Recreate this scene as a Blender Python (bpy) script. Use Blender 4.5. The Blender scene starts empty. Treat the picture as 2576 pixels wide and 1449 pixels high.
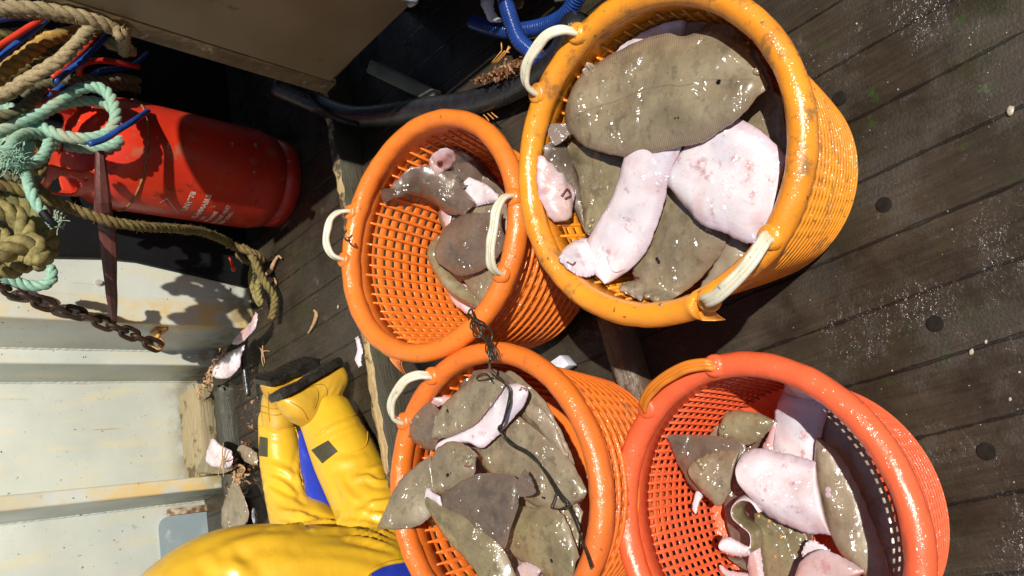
import bpy, bmesh, math, random
import numpy as np
from mathutils import Vector, Matrix, noise as mnoise
random.seed(7); rng = np.random.default_rng(7)
sc = bpy.context.scene
col = sc.collection

# ------------------------------------------------------------------ camera
FPX = 2000.0; CX, CY = 1288.0, 724.5; CAMH = 1.33
def unit(v):
    v = np.asarray(v, float); return v/np.linalg.norm(v)
_dn = unit([.9547, .1098, 1.0]); _Z = -_dn; _f = np.array([0, 0, 1.]); _Y = unit(_f-(_f@_Z)*_Z); _X = np.cross(_Y, _Z)
RW = np.array([_X, _Y, _Z]); O = np.array([0, 0, CAMH])
cam = bpy.data.objects.new('camera', bpy.data.cameras.new('camera')); col.objects.link(cam)
r_, u_, b_ = RW@[1, 0, 0], -(RW@[0, 1, 0]), -(RW@[0, 0, 1])
cam.matrix_world = Matrix(((r_[0], u_[0], b_[0], 0), (r_[1], u_[1], b_[1], 0), (r_[2], u_[2], b_[2], CAMH), (0, 0, 0, 1)))
cam.data.sensor_width = 36; cam.data.lens = 36*FPX/2576; cam.data.clip_start = .02; cam.data.clip_end = 200
sc.camera = cam

# ------------------------------------------------------------------ light
SUN_AZ, SUN_EL = math.radians(-63.5), math.radians(54)      # direction the sun stands in, from +X
w = bpy.data.worlds.new('World'); sc.world = w; w.use_nodes = True
nt = w.node_tree; bg = nt.nodes['Background']; sky = nt.nodes.new('ShaderNodeTexSky')
sky.sky_type = 'NISHITA'; sky.sun_disc = False; sky.sun_elevation = SUN_EL; sky.sun_rotation = math.pi/2-SUN_AZ
nt.links.new(sky.outputs[0], bg.inputs[0]); bg.inputs[1].default_value = .052
sl = bpy.data.lights.new('sun', 'SUN'); sl.energy = 4.6; sl.angle = math.radians(.6); sl.color = (1, .95, .86)
so = bpy.data.objects.new('sun', sl); col.objects.link(so)
sd = Vector((math.cos(SUN_EL)*math.cos(SUN_AZ), math.cos(SUN_EL)*math.sin(SUN_AZ), math.sin(SUN_EL)))
so.rotation_euler = sd.to_track_quat('Z', 'Y').to_euler(); so.location = sd*10
vs = sc.view_settings; vs.view_transform = 'Standard'; vs.look = 'None'; vs.exposure = .32; vs.gamma = 1

# ------------------------------------------------------------------ geometry helpers
T = np.array([.8960, .4430, 0]); N = np.array([-.4430, .8960, 0])   # along the bulwark / away from camera
def ray(px, py): return RW@np.array([(px-CX)/FPX, (py-CY)/FPX, 1.])
def at(px, py, z=0.):
    d = ray(px, py); return O+d*((z-CAMH)/d[2])
def atn(px, py, n):
    d = ray(px, py); return O+d*(n/(N@d))
def att(px, py, t):
    d = ray(px, py); return O+d*(t/(T@d))
def tn(t, n, z): return T*t+N*n+np.array([0, 0, z])

def link(o): col.objects.link(o); return o
def tag(o, label, cat, group=None, kind=None):
    o['label'] = label; o['category'] = cat
    if group: o['group'] = group
    if kind: o['kind'] = kind
    return o
def empty(name, loc, label, cat, group=None):
    o = link(bpy.data.objects.new(name, None)); o.location = loc; o.empty_display_size = .05
    return tag(o, label, cat, group)
def add(name, verts, faces, mats, parent=None, smooth=True, mi=None, uv=None, local=False):
    me = bpy.data.meshes.new(name); me.from_pydata([tuple(map(float, v)) for v in verts], [], [tuple(map(int, f)) for f in faces])
    for m in (mats if isinstance(mats, (list, tuple)) else [mats]): me.materials.append(m)
    if mi is not None: me.polygons.foreach_set('material_index', np.asarray(mi, np.int32))
    if smooth: me.polygons.foreach_set('use_smooth', np.ones(len(me.polygons), bool))
    if uv is not None:
        L = me.uv_layers.new(name='UVMap'); idx = np.zeros(len(me.loops), np.int32); me.loops.foreach_get('vertex_index', idx)
        L.data.foreach_set('uv', np.asarray(uv, np.float32)[idx].ravel())
    me.update()
    o = link(bpy.data.objects.new(name, me))
    if parent is not None:
        o.parent = parent
        if not local:
            bpy.context.view_layer.update(); o.matrix_parent_inverse = parent.matrix_world.inverted()
    return o
class MB:
    def __init__(s): s.v = []; s.f = []; s.m = []
    def put(s, v, f, m=0):
        b = len(s.v); s.v += [np.asarray(p, float) for p in v]; s.f += [tuple(i+b for i in q) for q in f]; s.m += [m]*len(f); return s
    def box(s, o, a, b, c, m=0):      # corner o, edge vectors a b c
        o, a, b, c = map(lambda q: np.asarray(q, float), (o, a, b, c))
        v = [o, o+a, o+a+b, o+b, o+c, o+a+c, o+a+b+c, o+b+c]
        f = [(0, 3, 2, 1), (4, 5, 6, 7), (0, 1, 5, 4), (1, 2, 6, 5), (2, 3, 7, 6), (3, 0, 4, 7)]
        if np.dot(np.cross(a, b), c) < 0: f = [q[::-1] for q in f]
        return s.put(v, f, m)
    def tube(s, P, r, k=10, cap=True, closed=False, m=0, sy=1.0, upv=None):
        v, f = tube(P, r, k, cap, closed, sy, upv); return s.put(v, f, m)
    def build(s, name, mats, parent=None, smooth=True, bevel=0, **k):
        o = add(name, s.v, s.f, mats, parent, smooth, s.m, **k)
        if bevel: bev(o, bevel)
        return o
def bev(o, wd, seg=2):
    m = o.modifiers.new('bevel', 'BEVEL'); m.width = wd; m.segments = seg; m.limit_method = 'ANGLE'; m.angle_limit = .6
    for p in o.data.polygons: p.use_smooth = True
    m.harden_normals = False
def crom(P, n, closed=False):
    P = np.asarray(P, float); k = len(P)
    if k == 2 and not closed: return P[0]+(P[1]-P[0])*np.linspace(0, 1, n)[:, None]
    if closed: Q = np.vstack([P[-1], P, P[0], P[1]]); segs = k
    else: Q = np.vstack([2*P[0]-P[1], P, 2*P[-1]-P[-2]]); segs = k-1
    out = []
    for i in range(segs):
        a, b, c, d = Q[i:i+4]
        for t in np.linspace(0, 1, 16, endpoint=False):
            out.append(.5*((2*b)+(c-a)*t+(2*a-5*b+4*c-d)*t*t+(3*b-a-3*c+d)*t**3))
    out.append(P[0] if closed else P[-1]); out = np.array(out)
    L = np.r_[0, np.cumsum(np.linalg.norm(np.diff(out, axis=0), axis=1))]
    s = np.linspace(0, L[-1], n+1)[:-1] if closed else np.linspace(0, L[-1], n)
    return np.array([np.interp(s, L, out[:, j]) for j in range(out.shape[1])]).T
def frames(P, closed=False, upv=None):
    P = np.asarray(P, float); n = len(P)
    t = np.gradient(P, axis=0)
    if closed: t = np.roll(P, -1, 0)-np.roll(P, 1, 0)
    t /= np.linalg.norm(t, axis=1)[:, None]+1e-12
    a = np.array([0, 0, 1.]) if upv is None else np.asarray(upv, float)
    if abs(t[0]@a) > .95: a = np.array([1., 0, 0])
    x = unit(a-(a@t[0])*t[0]); X = [x]
    for i in range(1, n):
        if upv is not None: x = np.asarray(upv, float)
        x = x-(x@t[i])*t[i]; x = unit(x); X.append(x)
    X = np.array(X); return t, X, np.cross(t, X)
def tube(P, r, k=10, cap=True, closed=False, sy=1.0, upv=None):
    P = np.asarray(P, float); n = len(P); r = np.broadcast_to(np.asarray(r, float), (n,))
    t, X, Y = frames(P, closed, upv); a = np.linspace(0, 2*np.pi, k, endpoint=False)
    V = P[:, None]+r[:, None, None]*(X[:, None]*np.cos(a)[None, :, None]+sy*Y[:, None]*np.sin(a)[None, :, None])
    V = V.reshape(-1, 3); f = []
    for i in range(n if closed else n-1):
        j = (i+1) % n
        for q in range(k): f.append((i*k+q, i*k+(q+1) % k, j*k+(q+1) % k, j*k+q))
    V = list(V)
    if cap and not closed:
        V += [P[0]-t[0]*r[0]*.35, P[-1]+t[-1]*r[-1]*.35]; c0, c1 = len(V)-2, len(V)-1
        for q in range(k):
            f.append((c0, (q+1) % k, q)); f.append((c1, (n-1)*k+q, (n-1)*k+(q+1) % k))
    return V, f
def rope_mb(P, r, pitch=4.6, jitter=0., fuzz=0, fuzz_len=.012, fm=0):
    """three twisted strands along P"""
    L = np.linalg.norm(np.diff(np.asarray(P, float), axis=0), axis=1).sum()
    Q = crom(P, max(12, int(L/(r*.45)))); t, X, Y = frames(Q); n = len(Q)
    s = np.linspace(0, L, n); mb = MB()
    for k in range(3):
        a = s/(pitch*r)*2*np.pi+k*2*np.pi/3
        C = Q+(X*np.cos(a)[:, None]+Y*np.sin(a)[:, None])*r*.5
        if jitter: C = C+rng.normal(0, jitter, C.shape)
        mb.tube(C, r*.56*(1+rng.normal(0, .05, n) if jitter else 1), 8)
    for _ in range(fuzz):
        i = rng.integers(0, n-1); a = rng.uniform(0, 2*np.pi); d = X[i]*np.cos(a)+Y[i]*np.sin(a)
        p = Q[i]+d*r*.9; e = unit(d*rng.uniform(.2, .8)+t[i]*rng.normal(0, 1)+rng.normal(0, .3, 3))*rng.uniform(.4, 1)*fuzz_len
        sd_ = unit(np.cross(e, d)+1e-6)*.0006
        mb.put([p-sd_, p+sd_, p+e], [(0, 1, 2)], fm)
    return mb
def grid_faces(n, m, wrap=False):
    return [(i*m+j, i*m+(j+1) % m, (i+1)*m+(j+1) % m, (i+1)*m+j) for i in range(n-1) for j in range(m if wrap else m-1)]
def lathe(prof, k=48):      # prof: list of (r,z)
    v = [(r*math.cos(a), r*math.sin(a), z) for r, z in prof for a in np.linspace(0, 2*np.pi, k, endpoint=False)]
    return v, [q[::-1] for q in grid_faces(len(prof), k, True)] if prof[0][1] > prof[-1][1] else grid_faces(len(prof), k, True)

# ------------------------------------------------------------------ material helpers
class G:
    def __init__(s, name):
        s.m = bpy.data.materials.new(name); s.m.use_nodes = True; s.t = s.m.node_tree
        s.b = s.t.nodes['Principled BSDF']; s.geo = s.n('ShaderNodeNewGeometry'); s.tc = s.n('ShaderNodeTexCoord'); s.pos = s.geo.outputs['Position']
    def n(s, ty, **kw):
        q = s.t.nodes.new(ty)
        for k, v in kw.items(): setattr(q, k, v)
        return q
    def set(s, sock, val):
        if hasattr(val, 'is_linked') or hasattr(val, 'links'): s.t.links.new(val, sock)
        elif isinstance(val, (tuple, list)) and len(val) == 3 and sock.type == 'RGBA': sock.default_value = (*val, 1)
        else: sock.default_value = val
    def math(s, op, a, b=0., c=0.):
        q = s.n('ShaderNodeMath', operation=op)
        for i, x in enumerate((a, b, c)): s.set(q.inputs[i], x)
        return q.outputs[0]
    def dot(s, v, d):
        q = s.n('ShaderNodeVectorMath', operation='DOT_PRODUCT'); s.set(q.inputs[0], v); q.inputs[1].default_value = d; return q.outputs['Value']
    def xyz(s, x, y, z):
        q = s.n('ShaderNodeCombineXYZ')
        for i, k in enumerate((x, y, z)): s.set(q.inputs[i], k)
        return q.outputs[0]
    def noise(s, scale, detail=4, vec=None, rough=.55, dist=0.):
        q = s.n('ShaderNodeTexNoise'); q.inputs['Scale'].default_value = scale; q.inputs['Detail'].default_value = detail
        q.inputs['Roughness'].default_value = rough; q.inputs['Distortion'].default_value = dist
        s.set(q.inputs['Vector'], s.pos if vec is None else vec); return q.outputs['Fac']
    def vor(s, scale, vec=None, feat='F1', out='Distance'):
        q = s.n('ShaderNodeTexVoronoi', feature=feat); q.inputs['Scale'].default_value = scale
        s.set(q.inputs['Vector'], s.pos if vec is None else vec); return q.outputs[out]
    def ramp(s, f, a, b, lo=0., hi=1.):
        q = s.n('ShaderNodeMapRange', interpolation_type='SMOOTHSTEP'); s.set(q.inputs[0], f)
        for i, x in enumerate((a, b, lo, hi)): q.inputs[i+1].default_value = x
        return q.outputs[0]
    def mix(s, f, a, b):
        q = s.n('ShaderNodeMix', data_type='RGBA'); s.set(q.inputs[0], f); s.set(q.inputs[6], a); s.set(q.inputs[7], b); return q.outputs[2]
    def bump(s, h, strength=.3, dist=.01, prev=None):
        q = s.n('ShaderNodeBump'); q.inputs['Strength'].default_value = strength; q.inputs['Distance'].default_value = dist
        s.set(q.inputs['Height'], h)
        if prev is not None: s.set(q.inputs['Normal'], prev)
        return q.outputs[0]
    def out(s, c, rough=.5, normal=None, metal=0., spec=.5, sss=0., coat=0.):
        s.set(s.b.inputs['Base Color'], c); s.set(s.b.inputs['Roughness'], rough); s.set(s.b.inputs['Metallic'], metal)
        s.set(s.b.inputs['Specular IOR Level'], spec)
        if normal is not None: s.set(s.b.inputs['Normal'], normal)
        if sss: s.b.inputs['Subsurface Weight'].default_value = sss; s.b.inputs['Subsurface Radius'].default_value = (.02, .008, .004); s.b.inputs['Subsurface Scale'].default_value = .5
        if coat: s.b.inputs['Coat Weight'].default_value = coat; s.b.inputs['Coat Roughness'].default_value = .12
        return s.m
def simple(name, c1, c2=None, scale=30, rough=.5, rvar=.15, bs=.25, bscale=120, bd=.003, spots=None, metal=0., spec=.5, coat=0., sss=0., vec=None, ext=0):
    """base mottled between c1 and c2; spots = list of (colour, noise scale, threshold, softness)"""
    g = G(name); c2 = c2 or tuple(x*.75 for x in c1)
    vec = g.tc.outputs['Object'] if vec == 'obj' else None
    n1 = g.noise(scale, 6, vec); c = g.mix(g.ramp(n1, .35, .65), c1, c2)
    for (sc_, s_, th, so_) in (spots or []):
        c = g.mix(g.ramp(g.noise(s_, 5, vec), th, th+so_), c, sc_)
    n2 = g.noise(bscale, 4, vec); ro = g.math('MULTIPLY_ADD', n1, rvar, rough-rvar*.5)
    return g.out(c, ro, g.bump(n2, bs, bd), metal, spec, sss, coat)

# ------------------------------------------------------------------ materials
def m_deck():
    g = G('wet_deck_planks'); t = g.dot(g.pos, (.896, .443, 0)); s = g.dot(g.pos, (.443, -.896, 0))
    wob = g.math('MULTIPLY_ADD', g.noise(9, 3), .006, -.003)
    q = g.math('DIVIDE', g.math('SUBTRACT', g.math('ADD', t, wob), .1313), .1037)
    fr = g.math('FRACT', q); pid = g.math('FLOOR', q)
    e = g.math('MINIMUM', fr, g.math('SUBTRACT', 1., fr))
    wn = g.n('ShaderNodeTexWhiteNoise', noise_dimensions='1D'); g.set(wn.inputs['W'], pid); rnd = wn.outputs['Value']
    grain = g.noise(1, 8, g.xyz(g.math('MULTIPLY', t, 160), g.math('MULTIPLY', s, 9), g.math('MULTIPLY', pid, 7.3)), .6)
    mot = g.noise(7, 8, None, .65); mot2 = g.noise(26, 6, None, .7)
    c = g.mix(g.ramp(mot, .3, .7), (.022, .016, .010), (.060, .045, .030))
    c = g.mix(g.math('MULTIPLY', g.ramp(grain, .35, .75), .6), c, (.016, .010, .007))
    c = g.mix(g.math('MULTIPLY', rnd, .35), c, (.036, .029, .020))
    c = g.mix(g.math('MULTIPLY', g.ramp(g.noise(4.3, 5), .52, .72), .6), c, (.024, .028, .007))     # algae film
    c = g.mix(g.math('MULTIPLY', g.ramp(g.noise(19, 6), .625, .69), .75), c, (.026, .045, .008))      # moss tufts
    c = g.mix(g.math('MULTIPLY', g.ramp(g.noise(15, 10, None, .75), .585, .74), .6), c, (.17, .155, .145))    # salt bloom
    c = g.mix(g.math('MULTIPLY', g.ramp(mot2, .57, .75), .5), c, (.011, .008, .006))
    c = g.mix(g.ramp(g.noise(330, 3), .80, .815), c, (.26, .24, .20))          # grit
    ern = g.math('MULTIPLY_ADD', g.noise(30, 5), .085, -.022)
    seam = g.math('SUBTRACT', 1., g.ramp(g.math('SUBTRACT', e, ern), -.012, .012))
    c = g.mix(g.math('MULTIPLY', g.ramp(g.noise(1, 6, g.xyz(g.math('MULTIPLY', t, 26), g.math('MULTIPLY', s, 3.2), 0.), .7), .56, .70), .5), c, (.012, .009, .006))
    c = g.mix(g.math('MULTIPLY', seam, .8), c, (.008, .006, .005))
    ro = g.ramp(g.noise(5, 7, None, .65), .42, .58, .12, .55)
    h = g.math('SUBTRACT', g.math('ADD', g.math('MULTIPLY', grain, .5), g.math('MULTIPLY', g.noise(210, 5), .45)), g.math('MULTIPLY', seam, 1.3))
    pud = g.ramp(g.noise(3.6, 6, None, .6), .50, .62)
    g.set(g.b.inputs['Coat Weight'], g.math('MULTIPLY', pud, .5)); g.b.inputs['Coat Roughness'].default_value = .2
    g.set(g.b.inputs['Coat Normal'], g.bump(g.math('ADD', g.noise(45, 1), g.math('MULTIPLY', g.noise(190, 2), .45)), 1., .0075)); g.b.inputs['Coat IOR'].default_value = 1.6
    c = g.mix(g.math('MULTIPLY', pud, .35), c, (.020, .016, .012))
    return g.out(c, ro, g.bump(h, .6, .004), 0, .42)
M = {}
M['deck'] = m_deck()
M['plug'] = simple('bung_wood', (.008, .006, .004), (.016, .011, .008), 60, .85, spec=.2)
def m_wall():
    g = G('white_bulwark_paint'); t = g.dot(g.pos, tuple(T)); z = g.dot(g.pos, (0, 0, 1))
    v = g.xyz(g.math('MULTIPLY', t, 22), g.math('MULTIPLY', z, 4.5), g.dot(g.pos, tuple(N*22)))
    c = g.mix(g.ramp(g.noise(3, 5), .35, .7), (.61, .64, .575), (.51, .54, .485))
    c = g.mix(g.math('MULTIPLY', g.ramp(g.noise(1, 6, v), .46, .72), .5), c, (.72, .62, .38))     # rusty run-off
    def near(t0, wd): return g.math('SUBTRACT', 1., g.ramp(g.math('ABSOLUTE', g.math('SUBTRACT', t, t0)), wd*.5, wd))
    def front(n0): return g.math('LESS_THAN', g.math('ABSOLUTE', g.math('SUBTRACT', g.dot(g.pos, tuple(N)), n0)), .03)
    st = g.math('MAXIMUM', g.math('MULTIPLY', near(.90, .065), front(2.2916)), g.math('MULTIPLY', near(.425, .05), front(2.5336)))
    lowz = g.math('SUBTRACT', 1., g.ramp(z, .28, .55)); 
    c = g.mix(g.math('MULTIPLY', g.math('MULTIPLY', st, g.ramp(g.noise(14, 6), .36, .6)), g.math('MULTIPLY_ADD', lowz, .45, .35)), c, (.74, .50, .16))  # yellow on frame edges: rust stain, plus sun patches painted into the colour
    c = g.mix(g.math('MULTIPLY', g.math('SUBTRACT', 1., g.ramp(z, 0., .16)), g.ramp(g.noise(20, 6), .38, .6)), c, (.30, .25, .14))   # grime at the foot
    run = g.noise(1, 5, g.xyz(g.math('MULTIPLY', t, 95), g.math('MULTIPLY', z, 2.2), g.dot(g.pos, tuple(N*60))), .6)
    c = g.mix(g.math('MULTIPLY', g.math('MULTIPLY', g.ramp(run, .62, .70), g.ramp(g.noise(5, 3), .42, .6)), .7), c, (.40, .21, .07))
    c = g.mix(g.math('MULTIPLY', g.ramp(g.noise(30, 9, None, .75), .62, .64), .5), c, (.36, .35, .30))     # chipped film
    c = g.mix(g.ramp(g.noise(70, 4), .70, .712), c, (.10, .045, .02))     # rust pits
    c = g.mix(g.math('MULTIPLY', g.ramp(g.noise(40, 8, None, .7), .63, .72), .4), c, (.42, .42, .36))
    return g.out(c, g.ramp(g.noise(9, 4), .3, .7, .28, .5), g.bump(g.noise(18, 5), .25, .004), 0, .5)
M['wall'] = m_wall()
M['hatch'] = simple('tan_steel_paint', (.27, .205, .115), (.215, .155, .080), 5, .62, .1, .15, 90, .002, [((.34, .28, .19), 60, .745, .01), ((.09, .05, .025), 14, .66, .12)])
M['hatch_edge'] = simple('rusty_tan_edge', (.20, .14, .06), (.12, .075, .035), 20, .7, .1, .4, 60, .004, [((.34, .28, .18), 30, .62, .06)])
M['flapgrey'] = simple('blue_grey_flap', (.30, .36, .38), (.24, .30, .32), 9, .45, .2, .2, 30, .003, [((.45, .47, .46), 16, .62, .1)])
M['rustlip'] = simple('rusty_lip', (.50, .42, .28), (.16, .06, .03), 40, .7, .1, .5, 90, .004)
M['mat'] = simple('shade_darkened_rubber', (.006, .0065, .008), (.003, .0035, .004), 7, .6, .2, .2, 60, .003, [((.030, .034, .038), 16, .68, .1)], spec=.3)  # rubber, with the sheet's deep shade put into its near-black colour
M['red'] = simple('red_gas_paint', (.62, .035, .012), (.50, .025, .010), 8, .32, .2, .12, 70, .002, [((.42, .10, .05), 10, .60, .1), ((.30, .03, .015), 22, .62, .05), ((.40, .30, .19), 34, .70, .012)])
M['reddull'] = simple('faded_red_paint', (.56, .05, .02), (.42, .035, .016), 14, .45, .2, .25, 60, .003, [((.12, .03, .015), 25, .68, .05)])
M['brass'] = simple('old_brass', (.42, .34, .20), (.22, .17, .10), 60, .35, .2, .2, 90, .001, metal=.8)
M['weld'] = simple('rust_weld', (.30, .14, .05), (.16, .06, .02), 60, .8, .1, .5, 160, .003)
M['print'] = simple('white_print', (.72, .62, .52), (.50, .30, .22), 160, .6)
M['blade'] = simple('oxide_red_bar', (.110, .028, .022), (.075, .020, .016), 18, .6, .1, .4, 90, .003, [((.30, .16, .13), 90, .70, .03)])
M['chain'] = simple('dark_rusty_iron', (.030, .018, .013), (.055, .026, .014), 50, .5, .2, .5, 160, .003, [((.25, .09, .03), 30, .68, .05)], metal=.35)
M['ring'] = simple('orange_rust_ring', (.45, .17, .04), (.60, .36, .10), 45, .7, .1, .5, 160, .003)
M['bolt'] = simple('painted_bolt', (.48, .48, .44), (.36, .34, .30), 60, .5)
def m_rope(name, c1, c2, c3, scale=70, rough=.85):
    g = G(name); n1 = g.noise(scale, 6, None, .7); n2 = g.noise(9, 4)
    c = g.mix(g.ramp(n1, .35, .68), c1, c2); c = g.mix(g.math('MULTIPLY', g.ramp(n2, .48, .68), .7), c, c3)
    return g.out(c, rough, g.bump(g.noise(420, 4), .6, .003), 0, .25)
M['rope_tan'] = m_rope('tan_hemp', (.34, .26, .135), (.19, .14, .07), (.26, .21, .12))
M['rope_beige'] = m_rope('pale_hemp', (.44, .35, .20), (.25, .195, .10), (.34, .29, .17))
M['rope_orange'] = m_rope('orange_hemp', (.50, .29, .08), (.32, .18, .045), (.40, .28, .12))
M['rope_grey'] = m_rope('grey_green_rope', (.17, .155, .085), (.10, .09, .05), (.20, .19, .11))
M['rope_green'] = m_rope('mint_green_rope', (.31, .50, .38), (.20, .37, .27), (.38, .30, .19), 120, .6)
M['rope_olive'] = m_rope('yellow_green_rope', (.32, .26, .10), (.12, .10, .035), (.17, .19, .07), 60, .65)
M['rope_brown'] = m_rope('mossy_brown_rope', (.20, .145, .055), (.12, .08, .03), (.22, .20, .06))
M['hose_red'] = simple('red_hose', (.62, .045, .022), (.52, .035, .018), 25, .32, .1, .05)
M['hose_blue'] = simple('blue_hose', (.022, .075, .30), (.015, .05, .22), 25, .32, .1, .05)
M['hose_corr'] = simple('blue_corrugated_hose', (.012, .045, .22), (.008, .03, .15), 12, .25, .1, .1, coat=.3)
M['pipe'] = simple('wet_black_hose', (.014, .014, .016), (.022, .021, .024), 40, .25, .2, .6, 150, .004, coat=.3)
def m_wood(name, c1, c2, dark, along, rough=.7, dth=.52, bs=.8):
    g = G(name); a = np.asarray(along, float); p = np.cross(a, [0, 0, 1.]); p /= np.linalg.norm(p)
    v = g.xyz(g.math('MULTIPLY', g.dot(g.pos, tuple(a)), 12), g.math('MULTIPLY', g.dot(g.pos, tuple(p)), 140), g.math('MULTIPLY', g.dot(g.pos, (0, 0, 1)), 140))
    gr = g.noise(1, 8, v, .65); c = g.mix(g.ramp(gr, .35, .7), c1, c2)
    c = g.mix(g.math('MULTIPLY', g.ramp(g.noise(16, 6, None, .7), dth, dth+.1), .9), c, dark)
    return g.out(c, rough, g.bump(gr, bs, .005), 0, .4)
M['splinter'] = m_wood('splintered_board_edge', (.46, .34, .17), (.28, .19, .085), (.028, .024, .016), T, .75, .47)
M['mossboard'] = m_wood('dark_mossy_board', (.055, .045, .028), (.032, .028, .016), (.030, .040, .012), T, .6, .5)
M['bleached'] = m_wood('bleached_plank', (.33, .27, .16), (.25, .195, .105), (.09, .065, .03), T, .8, .54, .7)
M['slime'] = m_wood('slimy_dark_timber', (.060, .058, .042), (.036, .034, .026), (.12, .12, .09), T, .5, .58)
M['wetboard'] = m_wood('wet_brown_board', (.120, .070, .040), (.075, .042, .024), (.20, .17, .14), T, .22, .56)
M['batten'] = simple('grey_batten', (.16, .16, .125), (.10, .11, .07), 15, .7)
def m_plastic(name, c1, c2, dirt, dth=.60, rough=.38, grime=.6):
    g = G(name); o = g.tc.outputs['Object']
    c = g.mix(g.ramp(g.noise(6, 5, o), .35, .7), c1, c2)
    c = g.mix(g.math('MULTIPLY', g.ramp(g.noise(22, 8, o, .7), dth, dth+.13), grime), c, dirt)
    c = g.mix(g.math('MULTIPLY', g.ramp(g.noise(95, 4, o), .66, .70), grime), c, tuple(x*.5 for x in dirt))
    z_ = g.n('ShaderNodeSeparateXYZ'); g.set(z_.inputs[0], o)
    scr = g.noise(1, 4, g.xyz(g.math('MULTIPLY', z_.outputs[0], 30), g.math('MULTIPLY', z_.outputs[1], 30), g.math('MULTIPLY', z_.outputs[2], 260)), .7)
    c = g.mix(g.math('MULTIPLY', g.ramp(scr, .60, .72), grime*.55), c, tuple(min(1, x*1.1+.06) for x in c2))
    c = g.mix(g.math('MULTIPLY', g.ramp(g.noise(3.2, 4, o), .5, .72), grime*.4), c, tuple(x*.75+y*.25 for x, y in zip(c1, dirt)))
    h = g.math('ADD', g.noise(70, 5, o), g.math('MULTIPLY', g.noise(320, 3, o), .35))
    g.b.inputs['Coat Weight'].default_value = .55; g.b.inputs['Coat Roughness'].default_value = .16; g.b.inputs['Coat IOR'].default_value = 1.6
    g.set(g.b.inputs['Coat Normal'], g.bump(g.math('ADD', g.noise(30, 1, o), g.math('MULTIPLY', g.noise(170, 2, o), .35)), 1., .007))
    return g.out(c, g.ramp(g.noise(12, 5, o), .3, .7, rough-.1, rough+.16), g.bump(h, .28, .003), 0, .4)
M['bk_orange'] = m_plastic('orange_basket_plastic', (.80, .20, .022), (.70, .165, .02), (.32, .12, .04), .60)
M['bk_amber'] = m_plastic('amber_basket_plastic', (.82, .30, .018), (.70, .22, .014), (.20, .11, .03), .52, .33, .8)
M['bk_rust'] = m_plastic('deep_orange_basket_plastic', (.76, .17, .02), (.64, .135, .018), (.26, .10, .035), .58)
M['bk_coral'] = m_plastic('coral_basket_plastic', (.80, .125, .042), (.72, .105, .034), (.50, .10, .035), .66, .36, .4)
M['handle'] = m_plastic('ivory_handle_plastic', (.64, .60, .46), (.55, .51, .37), (.22, .16, .08), .58, .42, .7)
M['handle_amber'] = m_plastic('amber_handle_plastic', (.62, .19, .015), (.52, .155, .012), (.30, .14, .03), .6)
M['twine'] = simple('black_twine', (.012, .010, .007), (.03, .024, .012), 200, .35)
M['yellow'] = None
def m_pvc(name, c1, c2, grime):
    g = G(name); c = g.mix(g.ramp(g.noise(7, 5), .35, .7), c1, c2)
    c = g.mix(g.math('MULTIPLY', g.ramp(g.noise(26, 7, None, .7), .60, .74), .35), c, grime)
    return g.out(c, g.ramp(g.noise(14, 4), .3, .7, .30, .50), g.bump(g.math('ADD', g.noise(16, 3, None, .5, .8), g.math('MULTIPLY', g.noise(120, 3), .08)), .16, .01), 0, .5, 0, .22)
M['yellow'] = m_pvc('yellow_oilskin', (.72, .43, .022), (.64, .36, .018), (.34, .20, .04))
M['blue'] = m_pvc('blue_oilskin', (.022, .045, .42), (.015, .032, .32), (.02, .03, .16))
M['boot'] = m_pvc('yellow_boot_rubber', (.60, .36, .030), (.52, .29, .022), (.20, .13, .03))
M['bootline'] = simple('boot_welt', (.36, .20, .012), (.30, .16, .01), 40, .4)
M['sole'] = simple('black_boot_sole', (.014, .013, .012), (.03, .026, .02), 40, .3, .2, .6, 90, .004)
M['patch'] = simple('dark_reflective_patch', (.045, .040, .018), (.060, .052, .026), 20, .55)
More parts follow.
